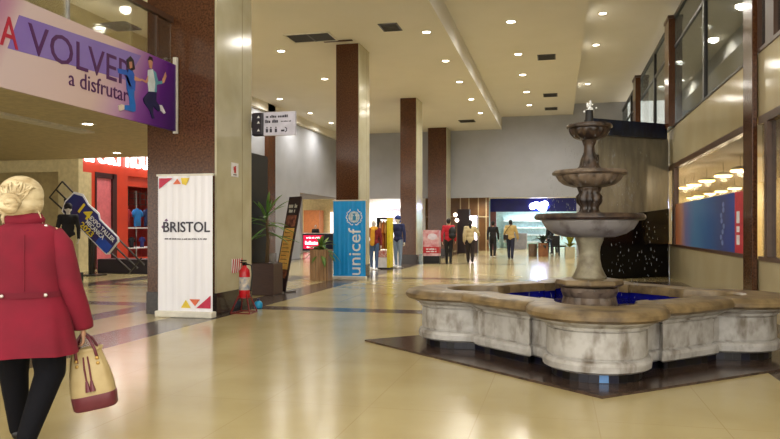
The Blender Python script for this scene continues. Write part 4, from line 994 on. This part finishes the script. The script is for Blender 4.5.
# ------------------------------------------------------------------ shops through the openings
M_wlit = mat('shop_white', (236, 236, 240), .5)
struct('wall_back.002', MB().box(-11, -7.2, 38, 38.15, 0, 3.1).box(-7.2, -7.05, 34.6, 38.1, 0, 3.1).box(-11.2, -11.05, 34.6, 41.6, 0, 3.1), M_wlit)
for x, y in ((-9.6, 36.3), (-8.3, 36.3), (-9, 37.2)): downlight(x, y, 3.1, 'white downlight inside the bright shop between the columns, %s' % {(-9.6): 'left one', -8.3: 'right one', -9: 'rear one'}[x], 'downlights in the bright white shop', 420)
t = thing('shop_shelving', 'white shelf unit inside the bright shop behind the mannequins', 'shelf', (-8.4, 37.7, 0))
MB().box(-.9, .9, .15, .2, 0, 2.5).build('back_panel', M_wlit, t)
for z in (.4, .9, 1.4, 1.9, 2.4): MB().box(-.9, .9, -.15, .15, z, z+.04).build('shelf', mat('shelf_lilac', (206, 200, 226), .5), t)
# counter, clerk and warm shop
t = thing('reception_counter', 'navy counter with bright pink and red sign seen through the far left opening', 'counter', (-13.2, 37.2, 0))
MB().box(-1.0, 1.2, -.3, .3, .06, 1.0).build('body', mat('counter_navy', (24, 34, 66), .4), t); MB().box(-1.02, 1.22, -.33, .33, 1.0, 1.04).build('top', M_white, t)
MB().box(-1.0, 1.2, -.28, .3, 0, .06).build('kick', M_white, t)
MB().box(-.5, .65, -.33, -.3, .16, .92).build('sign_panel', mat('counter_sign_red', (220, 24, 70), .4, emit=1.0), t)
scribble('sign_lettering', mat('counter_sign_white', (255, 230, 236), .4, emit=2), t, (.1, -.335, .78), FACE_Y, .85, .09, 31)
g = scribble('sign_lettering', MATS['counter_sign_white'], t, (.05, -.335, .5), FACE_Y, .9, .2, 33); scribble('sign_lettering', MATS['counter_sign_white'], t, (.1, -.335, .26), FACE_Y, .8, .08, 35)
person('clerk with dark hair sitting behind the navy counter with the pink sign', (-13.35, 37.9, 0), PI, 1.5, sd, M_skin, bl, bl, bl, hairk)
tag(MB().box(-15, -14.0, 40.4, 41.2, 0, 2.4).build('warm_cabinet', mat('cabinet_orange', (190, 116, 66), .5)), 'orange cabinet in the warm shop behind the navy counter', 'cabinet')
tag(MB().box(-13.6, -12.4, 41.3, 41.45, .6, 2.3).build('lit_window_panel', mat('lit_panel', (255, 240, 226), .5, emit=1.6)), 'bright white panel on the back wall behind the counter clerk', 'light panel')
tag(MB().box(-12.3, -11.9, 40, 40.4, 0, 3.1).build('brown_post', mat('post_brown', (120, 84, 50), .5)), 'brown post in the warm shop right of the white panel', 'post')
for x in (-14.2, -12.6): downlight(x, 38.2, 3.1, 'warm downlight above the navy counter, %s one' % ('left' if x < -13 else 'right'), 'downlights above the counter', 260)
# rear corridor
M_bp = mat('rear_brown_panel', (128, 92, 58), .3, rgb2=(104, 72, 44), scale=1.4)
t = thing('panelled_wall', 'brown shop wall with slim pale mullions left of the blue shop', 'wall panel', (-5.6, 41.0, 0))
MB().box(-2.0, 1.75, 0, .1, 0, 3.1).build('panel', M_bp, t)
for x in (-1.1, -.55, .1, .6, 1.15, 1.6): MB().box(x-.03, x+.03, -.05, 0, 0, 3.1).build('mullion', mat('mullion_pale', (206, 186, 148), .4), t)
MB().box(-2, 1.75, -.04, 0, 1.95, 2.0).build('transom', MATS['mullion_pale'], t)
t = thing('dark_kiosk', 'dark brown kiosk with lit white screen beyond the person in the beige jacket', 'kiosk', (-4.62, 36.6, 0))
MB().box(-.42, .2, -.3, .3, 0, 2.3).build('body', mat('kiosk_brown', (36, 22, 26), .35), t, bevel=.02)
MB().box(.2, .62, -.25, .25, 0, 2.0).build('side_cabinet', mat('kiosk_side', (60, 40, 40), .4), t)
MB().box(.22, .6, -.28, -.25, .7, 1.95).build('screen', mat('kiosk_screen', (255, 236, 244), .4, emit=3), t)
for x, z in ((-.5, 2.0), (-.42, 1.72)): MB().ball((x, -.4, z), .1, 14, 10).build('globe_lamp', mat('globe_glow', (255, 232, 210), .4, emit=6), t, smooth=True)
MB().tube([(-.46, -.3, 2.25), (-.5, -.4, 2.0)], .015).tube([(-.4, -.3, 2.25), (-.42, -.4, 1.72)], .015).build('lamp_arm', M_blackm, t)
# blue shop
struct('wall_back.003', MB().box(-3.95, 2.2, 43, 43.2, 2.3, 3.1), mat('blue_fascia', (16, 24, 132), .35, rgb2=(20, 28, 120), scale=2))
struct('wall_back.004', MB().box(-3.95, -3.6, 43, 43.3, 0, 2.3), mat('mauve_jamb', (136, 90, 100), .5))
t = thing('shop_sign', 'glowing white cloud-shaped logo on the blue fascia of the far shop', 'sign', (-1.0, 42.95, 2.6))
g = MB()
for (x, z, r) in ((-.42, .02, .2), (-.2, .1, .2), (.05, -.02, .22), (.2, -.1, .22), (.3, .14, .2), (.12, .1, .18)): g.prism(circ(x, z, r, 20), 0, .05+.002*r)
g.build('logo', mat('logo_glow', (232, 236, 255), .4, emit=7), t, (0, 0, 0), FACE_Y)
MB().prism(circ(0, 0, .6, 24, .28), -.02, 0).build('backing', mat('logo_blue', (40, 70, 220), .4, emit=.8), t, (0, 0, 0), FACE_Y)
for i, x in enumerate((-3, -1.6, -.2, 1.1)):
    downlight(x, 44.6, 3.1, f'{ORD[i]} from the left cool downlight inside the blue-fronted shop', 'cool downlights in the blue-fronted shop', 170)
for i, x in enumerate((-4, -2, 0)):
    downlight(x, 36.2, 3.1, f'{ORD[i]} from the left downlight of the rear corridor ceiling', 'downlights of the rear corridor', 200)
    downlight(x, 40, 3.1, f'{ORD[i]} from the left downlight at the deep end of the rear corridor', 'downlights deep in the rear corridor', 200)
add_light('shop_light', 'AREA', None, (-1.2, 45, 3.05), 150, (.75, .93, 1), 3)
t = thing('shop_shelving', 'pale blue shelf unit inside the blue-fronted shop', 'shelf', (-2.0, 46.2, 0))
MB().box(-1.4, 1.4, .2, .25, 0, 2.2).build('back_panel', mat('aqua_shelf', (190, 224, 232), .5), t)
for z in (.4, .85, 1.3, 1.75): MB().box(-1.4, 1.4, -.2, .2, z, z+.04).build('shelf', M_white, t)
tag(MB().box(-2.9, -1.8, 43.8, 44.5, 0, 1.0).build('sales_counter', mat('counter_grey', (150, 150, 160), .5), bevel=.02), 'grey sales counter just inside the blue-fronted shop', 'counter')
# far planter
def pot3(t):
    MB().box(-.22, .22, -.22, .22, 0, .62).build('pot', mat('pot_terracotta', (150, 96, 54), .5, rgb2=(120, 74, 42), scale=4), t, bevel=.01)
    MB().box(-.2, .2, -.2, .2, .6, .63).build('soil', M_soil, t)
leafplant('potted_shrub', 'dark leafy plant in a terracotta box at the far end of the hall', (-.62, 33.3, 0), pot3, [(.6, .55, .08, 1.2, 7, .15), (.75, .5, .09, .5, 8, .4), (.6, .42, .08, .2, 7, .6)], mat('leaf_far', (40, 52, 44), .5), 8)
tag(MB().lathe([(.17, 0), (.2, .03), (.2, .55), (.17, .58), (.16, .5)], seg=24).build('waste_bin', mat('bin_brown', (106, 84, 66), .5), loc=(-1.1, 33.4, 0), smooth='auto'), 'round brown bin left of the terracotta box plant', 'bin')
t = thing('dark_chair', 'dark upholstered chair right of the far potted plant', 'chair', (.1, 34.9, 0), 2.4)
MB().box(-.24, .24, -.24, .24, .4, .48).build('seat', bl, t, bevel=.02); MB().box(-.24, .24, .2, .26, .48, .95).build('backrest', bl, t, bevel=.02)
for x in (-.2, .2):
    for y in (-.2, .2): MB().box(x-.02, x+.02, y-.02, y+.02, 0, .4).build('leg', M_dframe, t)
leafplant('potted_bush', 'yellow-green bush in a pale pot just left of the fountain pedestal', (.55, 31.5, 0), lambda t: MB().box(-.2, .2, -.2, .2, 0, .5).build('pot', M_cream, t, bevel=.01), [(.6, .6, .07, 1.25, 9, .1), (.5, .45, .08, .7, 9, .3)], mat('leaf_yellow', (150, 150, 50), .5), 12)
